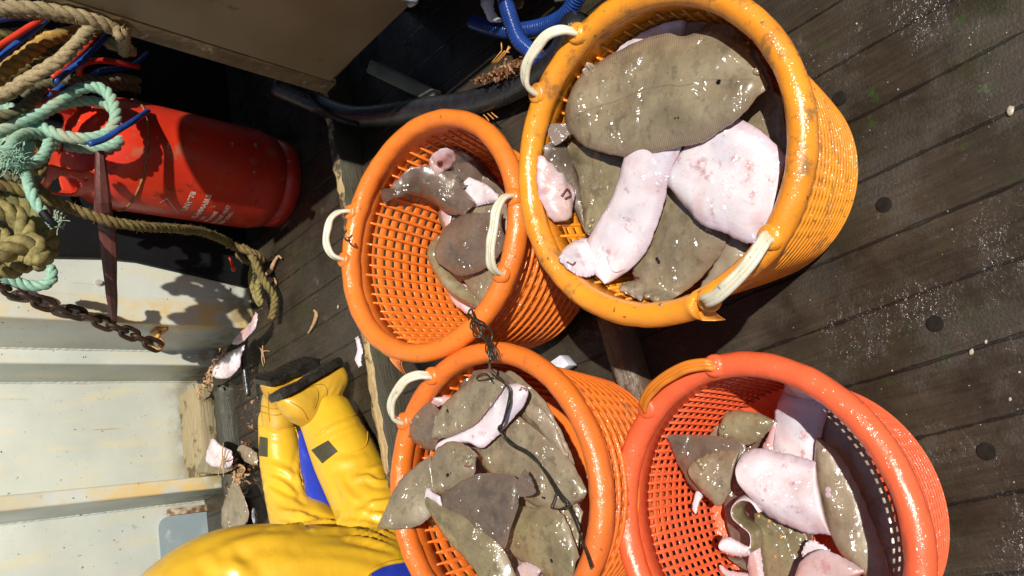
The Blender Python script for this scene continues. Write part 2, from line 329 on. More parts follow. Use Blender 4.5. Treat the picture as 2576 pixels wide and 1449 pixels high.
def m_fish(name, kind):
    g = G(name); uvn = g.n('ShaderNodeUVMap'); sp = g.n('ShaderNodeSeparateXYZ'); g.set(sp.inputs[0], uvn.outputs[0])
    u, v = sp.outputs[0], sp.outputs[1]
    av = g.math('ABSOLUTE', g.math('MULTIPLY_ADD', v, 2., -1.))
    fin = g.ramp(g.math('ADD', av, g.math('MULTIPLY_ADD', g.noise(40, 3), .14, -.07)), .70, .92); edge = g.ramp(av, .965, .998)
    rays = g.math('SINE', g.math('MULTIPLY_ADD', u, 760., g.math('MULTIPLY', av, 14.)))
    big = g.noise(17, 5, None, .6); fine = g.noise(75, 6, None, .7); sc_ = g.vor(400); llat = g.math('SUBTRACT', 1., g.ramp(g.math('ABSOLUTE', g.math('ADD', g.math('MULTIPLY_ADD', v, 2., -1.), g.math('MULTIPLY', g.math('SINE', g.math('MULTIPLY', u, 5.)), .06))), .006, .022))
    if kind in ('brown', 'dark', 'olive', 'pale'):
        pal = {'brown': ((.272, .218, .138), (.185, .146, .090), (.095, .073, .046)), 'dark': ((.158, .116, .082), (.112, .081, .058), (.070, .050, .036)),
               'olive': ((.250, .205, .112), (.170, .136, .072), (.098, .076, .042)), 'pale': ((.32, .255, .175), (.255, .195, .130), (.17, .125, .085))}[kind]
        c = g.mix(g.ramp(big, .35, .66), pal[0], pal[1])
        c = g.mix(g.math('MULTIPLY', g.ramp(fine, .52, .68), .45), c, pal[2])
        c = g.mix(g.ramp(g.noise(130, 3), .71, .75), c, tuple(x*.4 for x in pal[2]))
        c = g.mix(g.math('MULTIPLY', g.ramp(g.noise(48, 4), .58, .72), .35), c, tuple(min(1, x*1.35) for x in pal[0]))
        c = g.mix(g.math('MULTIPLY', llat, .35), c, pal[2])
        c = g.mix(g.math('MULTIPLY', g.ramp(g.noise(30, 6, None, .65), .54, .66), .55), c, tuple(x*.9 for x in pal[2]))
        fc = g.mix(g.ramp(rays, -.2, .9), tuple(x*.80 for x in pal[1]), tuple(x*1.02 for x in pal[0]))
        fc = g.mix(.16, fc, (.30, .15, .12))
        c = g.mix(g.math('MULTIPLY', fin, .72), c, fc); c = g.mix(g.math('MULTIPLY', edge, .35), c, (.40, .24, .20))
        rough = g.ramp(g.noise(22, 5), .35, .65, .25, .5)
    else:
        base, pink = ((.70, .63, .655), (.60, .37, .38)) if kind == 'white' else ((.56, .40, .38), (.50, .20, .19))
        c = g.mix(g.math('MULTIPLY', g.ramp(big, .47, .68), .55 if kind == 'white' else .8), base, pink)
        c = g.mix(g.math('MULTIPLY', g.ramp(g.noise(11, 5), .48, .66), .55), c, (.46, .46, .54))
        c = g.mix(g.math('MULTIPLY', g.ramp(g.noise(44, 8, None, .72), .56, .68), .75), c, (.46, .19, .17))
        c = g.mix(g.ramp(g.noise(120, 3), .71, .735), c, (.22, .14, .09))
        fc = g.mix(g.ramp(rays, -.2, .9), (.42, .31, .40), (.60, .50, .55))
        c = g.mix(g.math('MULTIPLY', fin, .65), c, fc); c = g.mix(g.math('MULTIPLY', edge, .5), c, (.48, .30, .34)); c = g.mix(g.math('MULTIPLY', g.ramp(g.noise(1, 5, g.xyz(g.math('MULTIPLY', u, 3.), g.math('MULTIPLY', v, 22.), 0.)), .56, .70), .4), c, (.58, .36, .38))
        rough = g.ramp(g.noise(34, 5), .3, .7, .25, .5)
    pale_ = kind in ('white', 'pink')
    h1 = g.math('ADD', g.math('MULTIPLY', sc_, .25), g.math('MULTIPLY', g.math('MULTIPLY', rays, fin), .22))
    h2 = g.math('ADD', g.noise(24, 4), g.math('MULTIPLY', fine, .25))
    slick = g.ramp(g.noise(13, 3), .47, .62, .18, 1.)
    cn = g.bump(g.math('MULTIPLY', g.math('ADD', g.noise(34, 1), g.math('MULTIPLY', g.noise(115, 1), .42)), slick), 1., .0140)
    g.set(g.b.inputs['Coat Normal'], cn); g.b.inputs['Coat IOR'].default_value = 1.9
    m = g.out(c, rough, g.bump(h1, .22 if not pale_ else .12, .002, g.bump(h2, .35 if not pale_ else .2, .006)), 0, .5, .12 if pale_ else 0, .55)
    g.b.inputs['Coat Roughness'].default_value = .21
    return m
for k in ('brown', 'dark', 'olive', 'pale', 'white', 'pink'): M['f_'+k] = m_fish('fish_skin_'+k, k)
M['eye'] = simple('fish_eye', (.30, .25, .15), (.16, .12, .07), 300, .12, coat=.5)
M['spot'] = simple('black_fin_spot', (.010, .009, .012), (.02, .018, .02), 200, .3)
M['mouth'] = simple('mouth_cavity', (.10, .025, .025), (.18, .05, .05), 90, .4)
M['star'] = simple('dry_starfish', (.46, .29, .15), (.34, .20, .10), 90, .8, .1, .7, 260, .003)
M['straw'] = simple('orange_twine_ends', (.62, .29, .06), (.48, .19, .04), 90, .6)
M['weed'] = simple('red_brown_weed', (.14, .052, .030), (.26, .13, .05), 90, .45, .2, .6, 160, .003, [((.40, .27, .12), 60, .60, .04)])
M['plasticbag'] = simple('white_plastic', (.66, .68, .74), (.50, .52, .60), 25, .3)
M['greysheet'] = simple('grey_green_sheet', (.10, .105, .085), (.07, .07, .055), 12, .6)
M['shell'] = simple('mussel_shell', (.52, .56, .60), (.12, .12, .15), 60, .25)
M['scale'] = simple('fish_scale', (.46, .40, .30), (.30, .25, .17), 90, .35)

# ================================================================== SETTING
dk = add('deck', [tn(t, n, 0) for t, n in ((-14, -14), (14, -14), (14, 14), (-14, 14))], [(0, 1, 2, 3)], M['deck'], smooth=False)
tag(dk, 'dark wet wooden deck planks with black seams', 'deck', kind='structure')
P0 = [(2840+x/.966, y/.966) for x, y in ((298, 357), (458, 742), (643, 1173))]
for k, (x, y) in enumerate(P0+[(2250+2345/1.62, 1280+668/1.62)]):
    c = at(x*.67083, y*.67083, 0); mb = MB(); v, f = lathe([(0, .0012), (.011, .0012), (.0128, .0008), (.013, -.002)], 28); mb.put([p+c for p in np.array(v)], f)
    tag(mb.build('deck_plug', M['plug']), ['dark round bung in the deck planks close beside the amber basket', 'dark round bung in the open deck, right of the amber basket',
        'dark round bung in the open deck, between amber and coral baskets', 'mossy round bung in the deck beside the coral basket'][k], 'deck plug', 'round wooden bungs in the deck planks')

# bulwark with stepped frames (profile in t,n)
WA, WB, WC, WR, WD = 2.2916, 2.5388, 2.7265, 2.5336, 2.7598
prof = [(3.2, WA), (.8735, WA), (.8735, WB), (.824, WB), (.824, WC), (.444, WC), (.444, WR), (.400, WR), (.400, WD), (-3.0, WD), (-3.0, 2.95), (3.2, 2.95)]
bw = empty('bulwark', tn(.5, 2.7, 0), 'white painted steel bulwark with rust stained upright frames', 'bulwark')
k = len(prof); vv = [tn(t, n, z) for z in (-.02, 1.15) for t, n in prof]
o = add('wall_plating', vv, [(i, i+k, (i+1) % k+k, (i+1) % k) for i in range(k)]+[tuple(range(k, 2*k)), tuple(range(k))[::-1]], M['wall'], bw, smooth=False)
bmx = bmesh.new(); bmx.from_mesh(o.data); bmesh.ops.recalc_face_normals(bmx, faces=bmx.faces); bmx.to_mesh(o.data); bmx.free(); bev(o, .007, 3)
for (t_, n_) in ((.8735, WB), (.824, WC), (.400, WD)):
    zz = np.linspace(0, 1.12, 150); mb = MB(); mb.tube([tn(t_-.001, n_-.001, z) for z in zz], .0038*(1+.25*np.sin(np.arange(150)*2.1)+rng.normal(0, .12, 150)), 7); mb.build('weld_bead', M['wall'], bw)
# freeing port flap with a rusty lip
def roundrect(t0, t1, z0, z1, r, nn, th):
    pts = []
    for (ct, cz, a0) in ((t1-r, z1-r, 0), (t0+r, z1-r, 90), (t0+r, z0+r, 180), (t1-r, z0+r, 270)):
        for a in np.linspace(a0, a0+90, 7): pts.append((ct+r*math.cos(math.radians(a)), cz+r*math.sin(math.radians(a))))
    k = len(pts); v = [tn(t, nn, z) for t, z in pts]+[tn(t, nn+th, z) for t, z in pts]
    return v, [tuple(range(k))]+[tuple(range(k, 2*k))[::-1]]+[(i, i+k, (i+1) % k+k, (i+1) % k) for i in range(k)]
v, f = roundrect(-.25, .358, -.06, .168, .035, WD-.006, .005); add('port_flap', v, f, M['flapgrey'], bw, smooth=False)
mb = MB(); mb.box(tn(.360, WD-.014, -.01), T*.022, N*.012, (0, 0, .146)); mb.build('port_lip', M['rustlip'], bw, bevel=.002)
for (x, y) in ((248, 713), (569, 728)):
    c = atn(x, y, WA); mb = MB(); a = np.linspace(0, 2*np.pi, 6, endpoint=False)
    for r, d0, d1, seg in ((.011, 0, .004, 20), (.0075, .004, .011, 6)):
        a = np.linspace(0, 2*np.pi, seg, endpoint=False)
        ring = [c+T*r*math.cos(q)+np.array([0, 0, 1])*r*math.sin(q) for q in a]
        vv = [p-N*d0 for p in ring]+[p-N*d1 for p in ring]
        mb.put(vv, [(i, (i+1) % seg, (i+1) % seg+seg, i+seg) for i in range(seg)]+[tuple(range(seg, 2*seg))])
    mb.build('bolt', M['bolt'], bw, smooth=False)
# ring eye under the big frame
ec = atn(398, 862, 2.30); mb = MB()
a = np.linspace(0, 2*np.pi, 26, endpoint=False)
mb.tube([ec+N*.006+T*(.019*math.cos(q))+np.array([0, 0, 1])*.017*math.sin(q) for q in a], .0055, 8, closed=True, m=0)
pc = atn(402, 829, 2.33); pc = pc+T*(.8735-T@pc)
mb.box(pc-np.array([0, 0, .018])-N*.02-T*.010, T*.009, N*.05, (0, 0, .036))
mb.tube([pc-T*.01, ec+T*.019], .006, 8)
mb.build('ring_eye', M['ring'], bw)

# chain
cp = crom([atn(-70, 700, 2.20), atn(0, 718, 2.21), atn(94, 757, 2.235), atn(152, 776, 2.245), atn(211, 793, 2.25), atn(270, 816, 2.255), atn(320, 836, 2.27), ec-T*.012+N*.004], 400)
L = np.r_[0, np.cumsum(np.linalg.norm(np.diff(cp, axis=0), axis=1))]
ch = empty('chain', cp[-1], 'dark rusty chain hanging to the orange ring eye on the bulwark', 'chain')
nl = int(L[-1]/.039)
for i in range(nl):
    s0 = L[-1]*(i+.5)/nl; c = np.array([np.interp(s0, L, cp[:, j]) for j in range(3)]); c2 = np.array([np.interp(min(L[-1], s0+.01), L, cp[:, j]) for j in range(3)])
    d = unit(c2-c+1e-9) if i < nl-1 else unit(cp[-1]-cp[-30]); s = unit(np.cross(d, N)); q = np.cross(d, s); th = .6+(i % 2)*1.45+rng.normal(0, .12)
    e = s*math.cos(th)+q*math.sin(th); pts = []
    for a in np.linspace(0, 2*np.pi, 24, endpoint=False):
        x, y = math.cos(a), math.sin(a); pts.append(c+d*(.0155*np.sign(x)*abs(x)**.8+.010*np.tanh(3*x))*1.12+e*.0150*np.sign(y)*abs(y)**.9)
    mb = MB(); mb.tube(pts, .0068, 8, closed=True); mb.build('link', M['chain'], ch)

# rubber sheet on the bulwark, extended and blackened to stand in for deep shade
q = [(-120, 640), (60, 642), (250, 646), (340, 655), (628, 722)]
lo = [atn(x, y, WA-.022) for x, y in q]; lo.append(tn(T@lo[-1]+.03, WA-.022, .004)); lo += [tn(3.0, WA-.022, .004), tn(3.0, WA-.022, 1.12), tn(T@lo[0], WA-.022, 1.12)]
k = len(lo); o = add('rubber_shade_sheet', lo+[p+N*.018 for p in lo], [tuple(range(k)), tuple(range(k, 2*k))[::-1]]+[(i, i+k, (i+1) % k+k, (i+1) % k) for i in range(k)], M['mat'], smooth=False)
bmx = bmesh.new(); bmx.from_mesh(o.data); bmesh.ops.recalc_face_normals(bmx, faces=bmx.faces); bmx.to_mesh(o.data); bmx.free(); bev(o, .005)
tag(o, 'rubber sheet behind the red gas cylinder, extended and blackened as painted shade', 'rubber sheet')

# tan steel cabinet, top of the picture
TC, NC = 1.125, 1.4; corner = att(830, 205, TC); NC = N@corner; ZC = corner[2]
cb = empty('cabinet', tn(TC+.3, NC-.5, 0), 'tan painted steel cabinet with chipped edges standing over the gas cylinder', 'cabinet')
mb = MB(); mb.box(tn(TC, NC-1.0, ZC), T*.010, N*1.0, (0, 0, 1.225-ZC)); mb.build('side_panel', M['hatch'], cb, bevel=.003)
mb = MB(); mb.box(tn(TC+.014, NC-.98, ZC+.02), T*1.8, N*.972, (0, 0, 1.20-ZC)); mb.box(tn(TC+.38, NC-.9, 1.19), T*1.5, N*.88, (0, 0, 1.9)); mb.build('carcass_light_block', M['hatch'], cb, bevel=.003)  # cabinet body, plus an unseen tall rear block added to shade the cylinder
mb = MB(); mb.box(tn(TC+.003, NC+.004, ZC-.022), T*.03, N*.050, (0, 0, .93-ZC)); mb.box(tn(TC+.034, NC-.05, ZC-.034), T*.05, N*.11, (0, 0, .05)); mb.build('edge_flange', M['hatch_edge'], cb, bevel=.003)
mb = MB(); mb.box(tn(TC+.32, NC-.95, 0), T*1.4, N*.95, (0, 0, ZC+.03)); mb.build('pedestal', M['mat'], cb, bevel=.004)  # support, widened to block light passing under the cabinet
mb = MB(); mb.tube(crom([att(1010, -8, TC-.008), att(1045, 0, TC-.012), att(1030, 12, TC-.008)], 12), .007, 8); mb.build('rubber_strip', M['shell'], cb)

# pound boards and timbers
def board(name, p0, p1, w, h, mats, label, cat, segs=60, jag=.004, z0=0.):
    """plank on edge with a rough top; p0,p1 ends of the centre line on deck"""
    p0, p1 = np.array(p0, float), np.array(p1, float); d = unit(p1-p0); s = np.cross([0, 0, 1.], d); mb = MB(); v = []; m = 6
    for i in range(segs+1):
        c = p0+(p1-p0)*i/segs; q = [(-w/2, z0), (-w/2, h*.97), (-w*.22, h), (w*.22, h), (w/2, h*.97), (w/2, z0)]
        for j, (a, z) in enumerate(q):
            jn = jag if 0 < j < 5 else 0
            v.append(c+s*(a+rng.normal(0, jn*.5))+np.array([0, 0, z+rng.normal(0, jn*.6)]))
    f = []; mi = []
    for i in range(segs):
        for j in range(5):
            f.append((i*m+j, (i+1)*m+j, (i+1)*m+j+1, i*m+j+1)); mi.append(0 if 1 <= j <= 3 else 1)
    f += [tuple(range(m)), tuple(range(segs*m, segs*m+m))[::-1]]; mi += [1, 1]
    o = add(name, v, f, mats, None, True, mi); tag(o, label, cat); return o
hb = .085
a_, b_ = at(826, 300, hb), at(1013, 1440, hb); dd = unit(b_-a_); a_ = a_-dd*.3; b_ = b_+dd*.5; a_[2] = b_[2] = 0
board('pound_board', a_, b_, .030, hb, [M['splinter'], M['mossboard']], 'long splintered pale board on edge between the baskets and the kneeling person', 'board', 90)
a_, b_ = at(1562, 930, .06), at(1597, 1050, .06); dd = unit(a_-b_); a_ = a_+dd*.75; b_ = b_-dd*.35; a_[2] = b_[2] = 0
board('divider_board', a_, b_, .045, .06, [M['wetboard'], M['wetboard']], 'wet brown board lying on deck between the baskets', 'board', 40, .0012)
# dark timber and bleached plank at the foot of the bulwark
a_, b_ = at(612, 860, .05), at(600, 1310, .05); a_[2] = b_[2] = 0
a0, b0 = tn(.72, 2.475, 0), tn(.30, 2.475, 0)
board('foot_timber', tn(.735, 2.50, 0), tn(.12, 2.50, 0), .05, .05, [M['slime'], M['slime']], 'slimy dark timber along the foot of the bulwark', 'timber', 40, .003)
mb = MB(); mb.box(tn(.452, 2.560, .02), T*.315, N*.150, (0, 0, .065)); o = mb.build('bleached_plank', M['bleached'], None, bevel=.006)
tag(o, 'pale bleached plank wedged at the foot of the white bulwark', 'plank')

# ================================================================== GAS CYLINDER
GC = ray(640, 578); hd = unit([GC[0], GC[1], 0]); Dg = 2.40; RG = .158
ang = math.atan2(hd[1], hd[0])-math.asin(RG/Dg); gpos = np.array([math.cos(ang)*Dg, math.sin(ang)*Dg, 0])
dl = Dg-RG; zcol = (atn(92, 445, N@gpos-.10))[2]; zsh = (atn(345, 440, N@gpos-.12))[2]
gas = empty('gas_cylinder', gpos, 'red steel gas cylinder standing in shade beside the bulwark', 'gas cylinder')
R_, H_ = RG, .50
sh0 = zsh+.012
v, f = lathe([(.02, .035), (RG*.80, .04), (RG*.95, .065), (RG, .11), (RG, sh0*.5), (RG, sh0-.05), (RG*.985, sh0), (RG*.93, sh0+.04), (RG*.82, sh0+.075), (RG*.58, sh0+.105), (RG*.3, sh0+.128), (.0, sh0+.132)], 72)
add('body', np.array(v)+gpos, f, M['red'], gas)
v, f = lathe([(RG*.86, 0), (RG*.90, .004), (RG*.90, .055), (RG*.875, .055), (RG*.86, .0)], 72); add('foot_ring', np.array(v)+gpos, f, M['red'], gas)
a = np.linspace(0, 2*np.pi, 70, endpoint=False)
mb = MB(); mb.tube([gpos+np.array([RG*math.cos(q)*1.0, RG*math.sin(q)*1.0, sh0-.035]) for q in a], .0035, 6, closed=True); mb.build('weld_seam', M['weld'], gas)
# collar with windows
rc = RG*.89; z0c, z1c = .572, .705; ca = math.atan2(-gpos[1], -gpos[0])      # angle that faces the camera
na, nz = 144, 26; v = []; f = []; 
def win(aa, zz):
    x = (zz-z0c)/(z1c-z0c)
    for a0, wd in ((-.98, .33), (-2.15, .42), (1.75, .40), (2.9, .4)):
        d = (aa-a0+np.pi) % (2*np.pi)-np.pi
        if (abs(d)/wd)**3+(abs(x-.60)/.25)**3 < 1: return True
    d = (aa+.50) % (2*np.pi)
    if d < 1.45 and x > .10+.5*max(0, 1-min(d, 1.45-d)/.18)**2: return True
    d = (aa+.62+np.pi) % (2*np.pi)-np.pi
    if math.hypot(d*RG, zz-.612) < .0055: return True      # the open gap in the collar
    d2 = (aa+.30+np.pi) % (2*np.pi)-np.pi
    return False
for th in (0, -.0045):
    for i in range(nz+1):
        zz = z0c+(z1c-z0c)*i/nz; rr = rc+th-.010*((i/nz)-.5)**2*4+(.004 if i == nz else 0)
        for j in range(na):
            aa = ca+2*np.pi*j/na; v.append(gpos+np.array([rr*math.cos(aa), rr*math.sin(aa), zz]))
n1 = (nz+1)*na
keep = [[not win(2*np.pi*(j+.5)/na, z0c+(z1c-z0c)*(i+.5)/nz) for j in range(na)] for i in range(nz)]
for i in range(nz):
    for j in range(na):
        if not keep[i][j]: continue
        q = (i*na+j, i*na+(j+1) % na, (i+1)*na+(j+1) % na, (i+1)*na+j); f.append(q); f.append(tuple(x+n1 for x in q[::-1]))
        for (ii, jj, e) in ((i-1, j, (q[0], q[1])), (i+1, j, (q[2], q[3])), (i, (j+1) % na, (q[1], q[2])), (i, (j-1) % na, (q[3], q[0]))):
            if not (0 <= ii < nz) or not keep[ii][jj]: f.append((e[1], e[0], e[0]+n1, e[1]+n1))
o = add('collar', v, f, M['reddull'], gas)
# valve
mb = MB(); vz = atn(190, 296, N@gpos-.02)[2]-.045
for z_, r_ in ((vz, .020), (vz+.02, .020), (vz+.021, .015), (vz+.055, .015)): pass
mb.tube([gpos+np.array([0, 0, vz-.01]), gpos+np.array([0, 0, vz+.025])], .021, 6); mb.tube([gpos+np.array([0, 0, vz+.02]), gpos+np.array([0, 0, vz+.075])], .015, 14)
vd = np.array([math.cos(ca+.2), math.sin(ca+.2), 0]); vc = gpos+np.array([0, 0, vz+.045])
mb.tube([vc, vc+vd*.05], .013, 12); mb.tube([vc+vd*.045, vc+vd*.075], .018, 6); mb.tube([vc-vd*.01, vc-vd*.045], .012, 10)
mb.tube([vc+np.array([0, 0, .03]), vc+np.array([0, 0, .05])], .026, 12)
mb.build('valve', M['brass'], gas)
# printing wrapped on the body
def wrap_text(s, size, zc, acent, ital=0.):
    cu = bpy.data.curves.new('print', 'FONT'); cu.body = s; cu.size = size*1.3; cu.offset = .0007; cu.align_x = 'LEFT'; cu.align_y = 'CENTER'
    to = bpy.data.objects.new('tmp', cu); col.objects.link(to); bpy.context.view_layer.update()
    me = bpy.data.meshes.new_from_object(to.evaluated_get(bpy.context.evaluated_depsgraph_get())); bpy.data.objects.remove(to)
    v = []; f = [tuple(p.vertices) for p in me.polygons]
    for q in me.vertices:
        a = acent+q.co.x/RG; v.append(gpos+np.array([(RG+.0008)*math.cos(a), (RG+.0008)*math.sin(a), zc+q.co.y+.0]))
    return v, f
def pix_on_body(px, py):
    d = ray(px, py); ox, oy = O[0]-gpos[0], O[1]-gpos[1]; A = d[0]**2+d[1]**2; B = ox*d[0]+oy*d[1]; C = ox**2+oy**2-RG**2
    q = B*B-A*C; s = (-B-math.sqrt(max(q, 0)))/A; p = O+d*s; return math.atan2(p[1]-gpos[1], p[0]-gpos[0]), p[2]
mb = MB()
for s, sz, (px, py) in (('UN1978', .017, (462, 529)), ('FLAMMABLE', .0165, (486, 548)), ('GAS', .011, (505, 552)), ('PROPANE', .0125, (518, 556)), ('DO NOT HEAT', .0125, (535, 560)), ('KEEP COOL', .0125, (552, 562))):
    a0, zz = pix_on_body(px, py); v, f = wrap_text(s, sz, zz, a0); add('print', v, f, M['print'], gas, smooth=False)
def strip(pp, w_):
    q = [pix_on_body(*p) for p in pp]
    for (a0, z0), (a1, z1) in zip(q[:-1], q[1:]):
        v = []; L_ = 8
        dx, dz = (a1-a0)*RG, z1-z0; l = math.hypot(dx, dz); ex, ez = -dz/l*w_, dx/l*w_
        for i in range(L_+1):
            for sg in (-1, 1):
                aa = a0+(a1-a0)*i/L_+sg*ex/RG; v.append(gpos+np.array([(RG+.0007)*math.cos(aa), (RG+.0007)*math.sin(aa), z0+dz*i/L_+sg*ez]))
        mb.put(v, [(2*i, 2*i+1, 2*i+3, 2*i+2) for i in range(L_)])
strip([(402, 510), (420, 499), (449, 536)], .0014); mb.build('hazard_diamond', M['print'], gas, smooth=False); mb = MB(); strip([(358, 524), (368, 533), (395, 530), (404, 524)], .001)
mb.build('scuff', M['print'], gas, smooth=False)

# red steel bar
bl = empty('steel_bar', atn(265, 520, 1.9), 'tapered oxide-red flat steel bar leaning from the gas cylinder to the chain', 'steel bar')
lp = [(243, 380), (241, 460), (241, 535), (247, 578), (257, 668), (268, 748), (276, 790), (281, 812)]; rp = [(262, 380), (275, 460), (283, 525), (290, 602), (293, 685), (296, 748), (295, 790), (293, 814)]
nn = np.interp(range(8), [0, 2, 3, 7], [1.80, 1.83, 1.90, 2.262])
A = crom([atn(*p, n) for p, n in zip(lp, nn)], 30); B = crom([atn(*p, n) for p, n in zip(rp, nn)], 30); v = []; f = []
for i in range(30):
    up = unit(np.cross(B[i]-A[i], A[min(i+1, 29)]-A[max(i-1, 0)])); up = up if up@(O-A[i]) > 0 else -up
    v += [A[i], A[i]*.72+B[i]*.28+up*.004, B[i]*.75+A[i]*.25+up*.004, B[i], B[i]-up*.009, A[i]-up*.009]
for i in range(29):
    for j in range(6): f.append((i*6+j, i*6+(j+1) % 6, (i+1)*6+(j+1) % 6, (i+1)*6+j))
f += [tuple(range(6)), tuple(range(174, 180))]
o = add('blade', v, f, M['blade'], bl, smooth=False)
bmx = bmesh.new(); bmx.from_mesh(o.data); bmesh.ops.recalc_face_normals(bmx, faces=bmx.faces); bmx.to_mesh(o.data); bmx.free()

# ================================================================== ROPES AND HOSES
def pxl(pts): return [atn(x, y, n) for x, y, n in pts]
def rope(name, pts, r, mat, label, cat='rope', group=None, **k):
    o = rope_mb(pxl(pts), r, **k).build(name, M[mat]); tag(o, label, cat, group); return o
rope('rope', [(x, y, N@att(x, y, TC-.013)) for x, y in ((-60, 20), (0, 18), (100, 22), (190, 38), (255, 58), (292, 78), (308, 92))]+[(312, 130, 1.68)], .0135, 'rope_tan', 'tan hairy rope draped along the top edge of the tan cabinet', jitter=.0006, fuzz=700)
rope('rope', [(-40, 34, 1.74), (40, 34, 1.75), (110, 38, 1.75), (190, 52, 1.76), (240, 66, 1.77)], .011, 'rope_tan', 'thin tan rope half hidden under the hairy rope at upper left', jitter=.0006, fuzz=260)
rope('rope', [(256, 58, 1.78), (231, 72, 1.76), (195, 108, 1.75), (155, 148, 1.75), (110, 177, 1.77), (67, 203, 1.79), (22, 233, 1.80), (-50, 265, 1.8)], .0175, 'rope_beige', 'thick pale beige hemp rope beside the red and blue hoses', jitter=.0008, fuzz=650)
rope('rope', [(235, 66, 1.88), (182, 82, 1.86), (124, 98, 1.85), (78, 129, 1.84), (33, 162, 1.84), (-40, 225, 1.84)], .0185, 'rope_orange', 'thick orange-tan frayed rope behind the pale hemp rope', jitter=.001, fuzz=500)
rope('rope', [(268, 108, 1.820), (288, 112, 1.810), (312, 120, 1.820), (330, 128, 1.860)], .017, 'rope_beige', 'short stub of beige hemp rope under the tan cabinet', jitter=.001, fuzz=260)
rope('rope', [(60, 232, 1.930), (130, 212, 1.960), (200, 200, 1.950), (250, 206, 1.950), (300, 198, 1.960), (345, 205, 2.000)], .0155, 'rope_grey', 'grey-green twisted rope just above the mint green loop', jitter=.0004, fuzz=120)
rope('rope', [(280, 222, 1.990), (310, 218, 1.990), (350, 226, 2.020)], .0125, 'rope_grey', 'short grey rope end in shade above the gas cylinder', jitter=.0004, fuzz=50)
rope('rope', [(-60, 352, 1.845), (0, 332, 1.845), (60, 306, 1.845), (125, 272, 1.835), (170, 240, 1.825), (205, 222, 1.815), (240, 219, 1.805), (270, 234, 1.795), (288, 268, 1.785), (290, 305, 1.785), (272, 333, 1.795), (235, 347, 1.805), (190, 348, 1.815), (140, 336, 1.835), (100, 318, 1.865), (60, 296, 1.905), (20, 270, 1.945), (-40, 262, 1.965)], .0150, 'rope_green', 'mint green rope bent in a big open loop over the gas valve', pitch=4.4)
rope('rope', [(90, 300, 1.865), (130, 275, 1.875), (180, 258, 1.865), (230, 254, 1.855), (268, 262, 1.845), (285, 280, 1.835)], .0135, 'rope_green', 'mint green rope strand running inside the big loop', pitch=4.4)
rope('rope', [(165, 365, 1.925), (210, 372, 1.915), (255, 372, 1.905), (295, 360, 1.895), (306, 335, 1.905)], .0150, 'rope_green', 'dull green rope strand in shade below the big loop', pitch=4.4)
rope('rope', [(-30, 400, 1.905), (10, 372, 1.895), (20, 352, 1.895), (-30, 330, 1.905)], .0145, 'rope_green', 'green rope bight at the left edge beside the frayed knot', pitch=4.4)
rope('rope', [(125, 355, 1.810), (118, 378, 1.800), (100, 402, 1.790), (60, 418, 1.790), (20, 410, 1.800), (-30, 425, 1.810)], .0140, 'rope_green', 'green rope turn curling down to the frayed knot', pitch=4.4)
rope('rope', [(72, 352, 1.870), (74, 372, 1.860), (70, 395, 1.850)], .013, 'rope_green', 'short dark green rope piece above the frayed knot', pitch=4.4)
rope('rope', [(68, 436, 1.810), (74, 470, 1.730), (88, 506, 1.720), (108, 534, 1.720)], .0125, 'rope_green', 'straight mint green rope tail with a dark taped tip', pitch=5.5)
# frayed ends
def fray(c, n, r, L_, mat, label, axis):
    mb = MB(); c = np.asarray(c)
    for _ in range(n):
        d = unit(axis+rng.normal(0, .55, 3)); p = c+rng.normal(0, r, 3); q = p+d*L_*rng.uniform(.4, 1); mid = (p+q)/2+rng.normal(0, L_*.12, 3)
        mb.tube(crom([p, mid, q], 6), .0011, 4)
    return tag(mb.build('frayed_rope_end', M[mat]), label, 'rope end')
fray(atn(38, 396, 1.770), 130, .010, .035, 'rope_green', 'frayed mint green rope knot with yellow threads at the left edge', -T*.3+np.array([0, 0, .5]))
fray(atn(140, 562, 1.720), 110, .005, .024, 'rope_green', 'small frayed green rope tip hanging by the brown rope', T*.8-np.array([0, 0, .6]))
mb = MB(); mb.tube(crom([atn(106, 532, 1.716), atn(122, 552, 1.716), atn(138, 566, 1.720)], 10), .0095, 10); tag(mb.build('tape_whipping', M['mat']), 'dark taped whipping at the end of the green rope tail', 'rope whipping')
rope('rope', [(-50, 462, 1.800), (20, 470, 1.800), (90, 492, 1.800), (150, 512, 1.800), (215, 537, 1.800), (290, 560, 1.800), (360, 570, 1.820), (440, 575, 1.880), (510, 584, 1.970), (560, 603, 2.060), (590, 622, 2.110)], .0125, 'rope_brown', 'long mossy brown rope slung in front of the gas cylinder', jitter=.0006, fuzz=1300)
# knot and tail of that rope
kn = [atn(x, y, n) for x, y, n in [(575, 612, 2.10), (610, 628, 2.08), (645, 640, 2.08), (660, 655, 2.10), (630, 660, 2.13), (600, 640, 2.14), (615, 622, 2.12), (640, 655, 2.07), (655, 690, 2.07), (672, 720, 2.07), (690, 745, 2.08), (688, 780, 2.09), (682, 802, 2.10)]]
o = rope_mb(kn, .0115, jitter=.0005, fuzz=420).build('rope_knot', M['rope_brown']); tag(o, 'knotted brown rope bundle on deck beside the white bulwark corner', 'rope knot')
o = rope_mb([atn(x, y, n) for x, y, n in [(640, 660, 2.12), (632, 700, 2.13), (640, 735, 2.12), (655, 765, 2.11), (648, 720, 2.09), (662, 690, 2.08)]], .0105, jitter=.0005, fuzz=200).build('rope_knot', M['rope_olive']); tag(o, 'olive rope strands hanging from the brown knot', 'rope knot')
mb = MB(); mb.tube(crom([atn(577, 648, 2.09), atn(583, 660, 2.085), atn(588, 680, 2.08)], 10), [.004]*4+[.005]*3+[.007]*3, 8); tag(mb.build('cord_tip', M['hose_red']), 'small red cord tip dangling from the brown rope', 'cord')
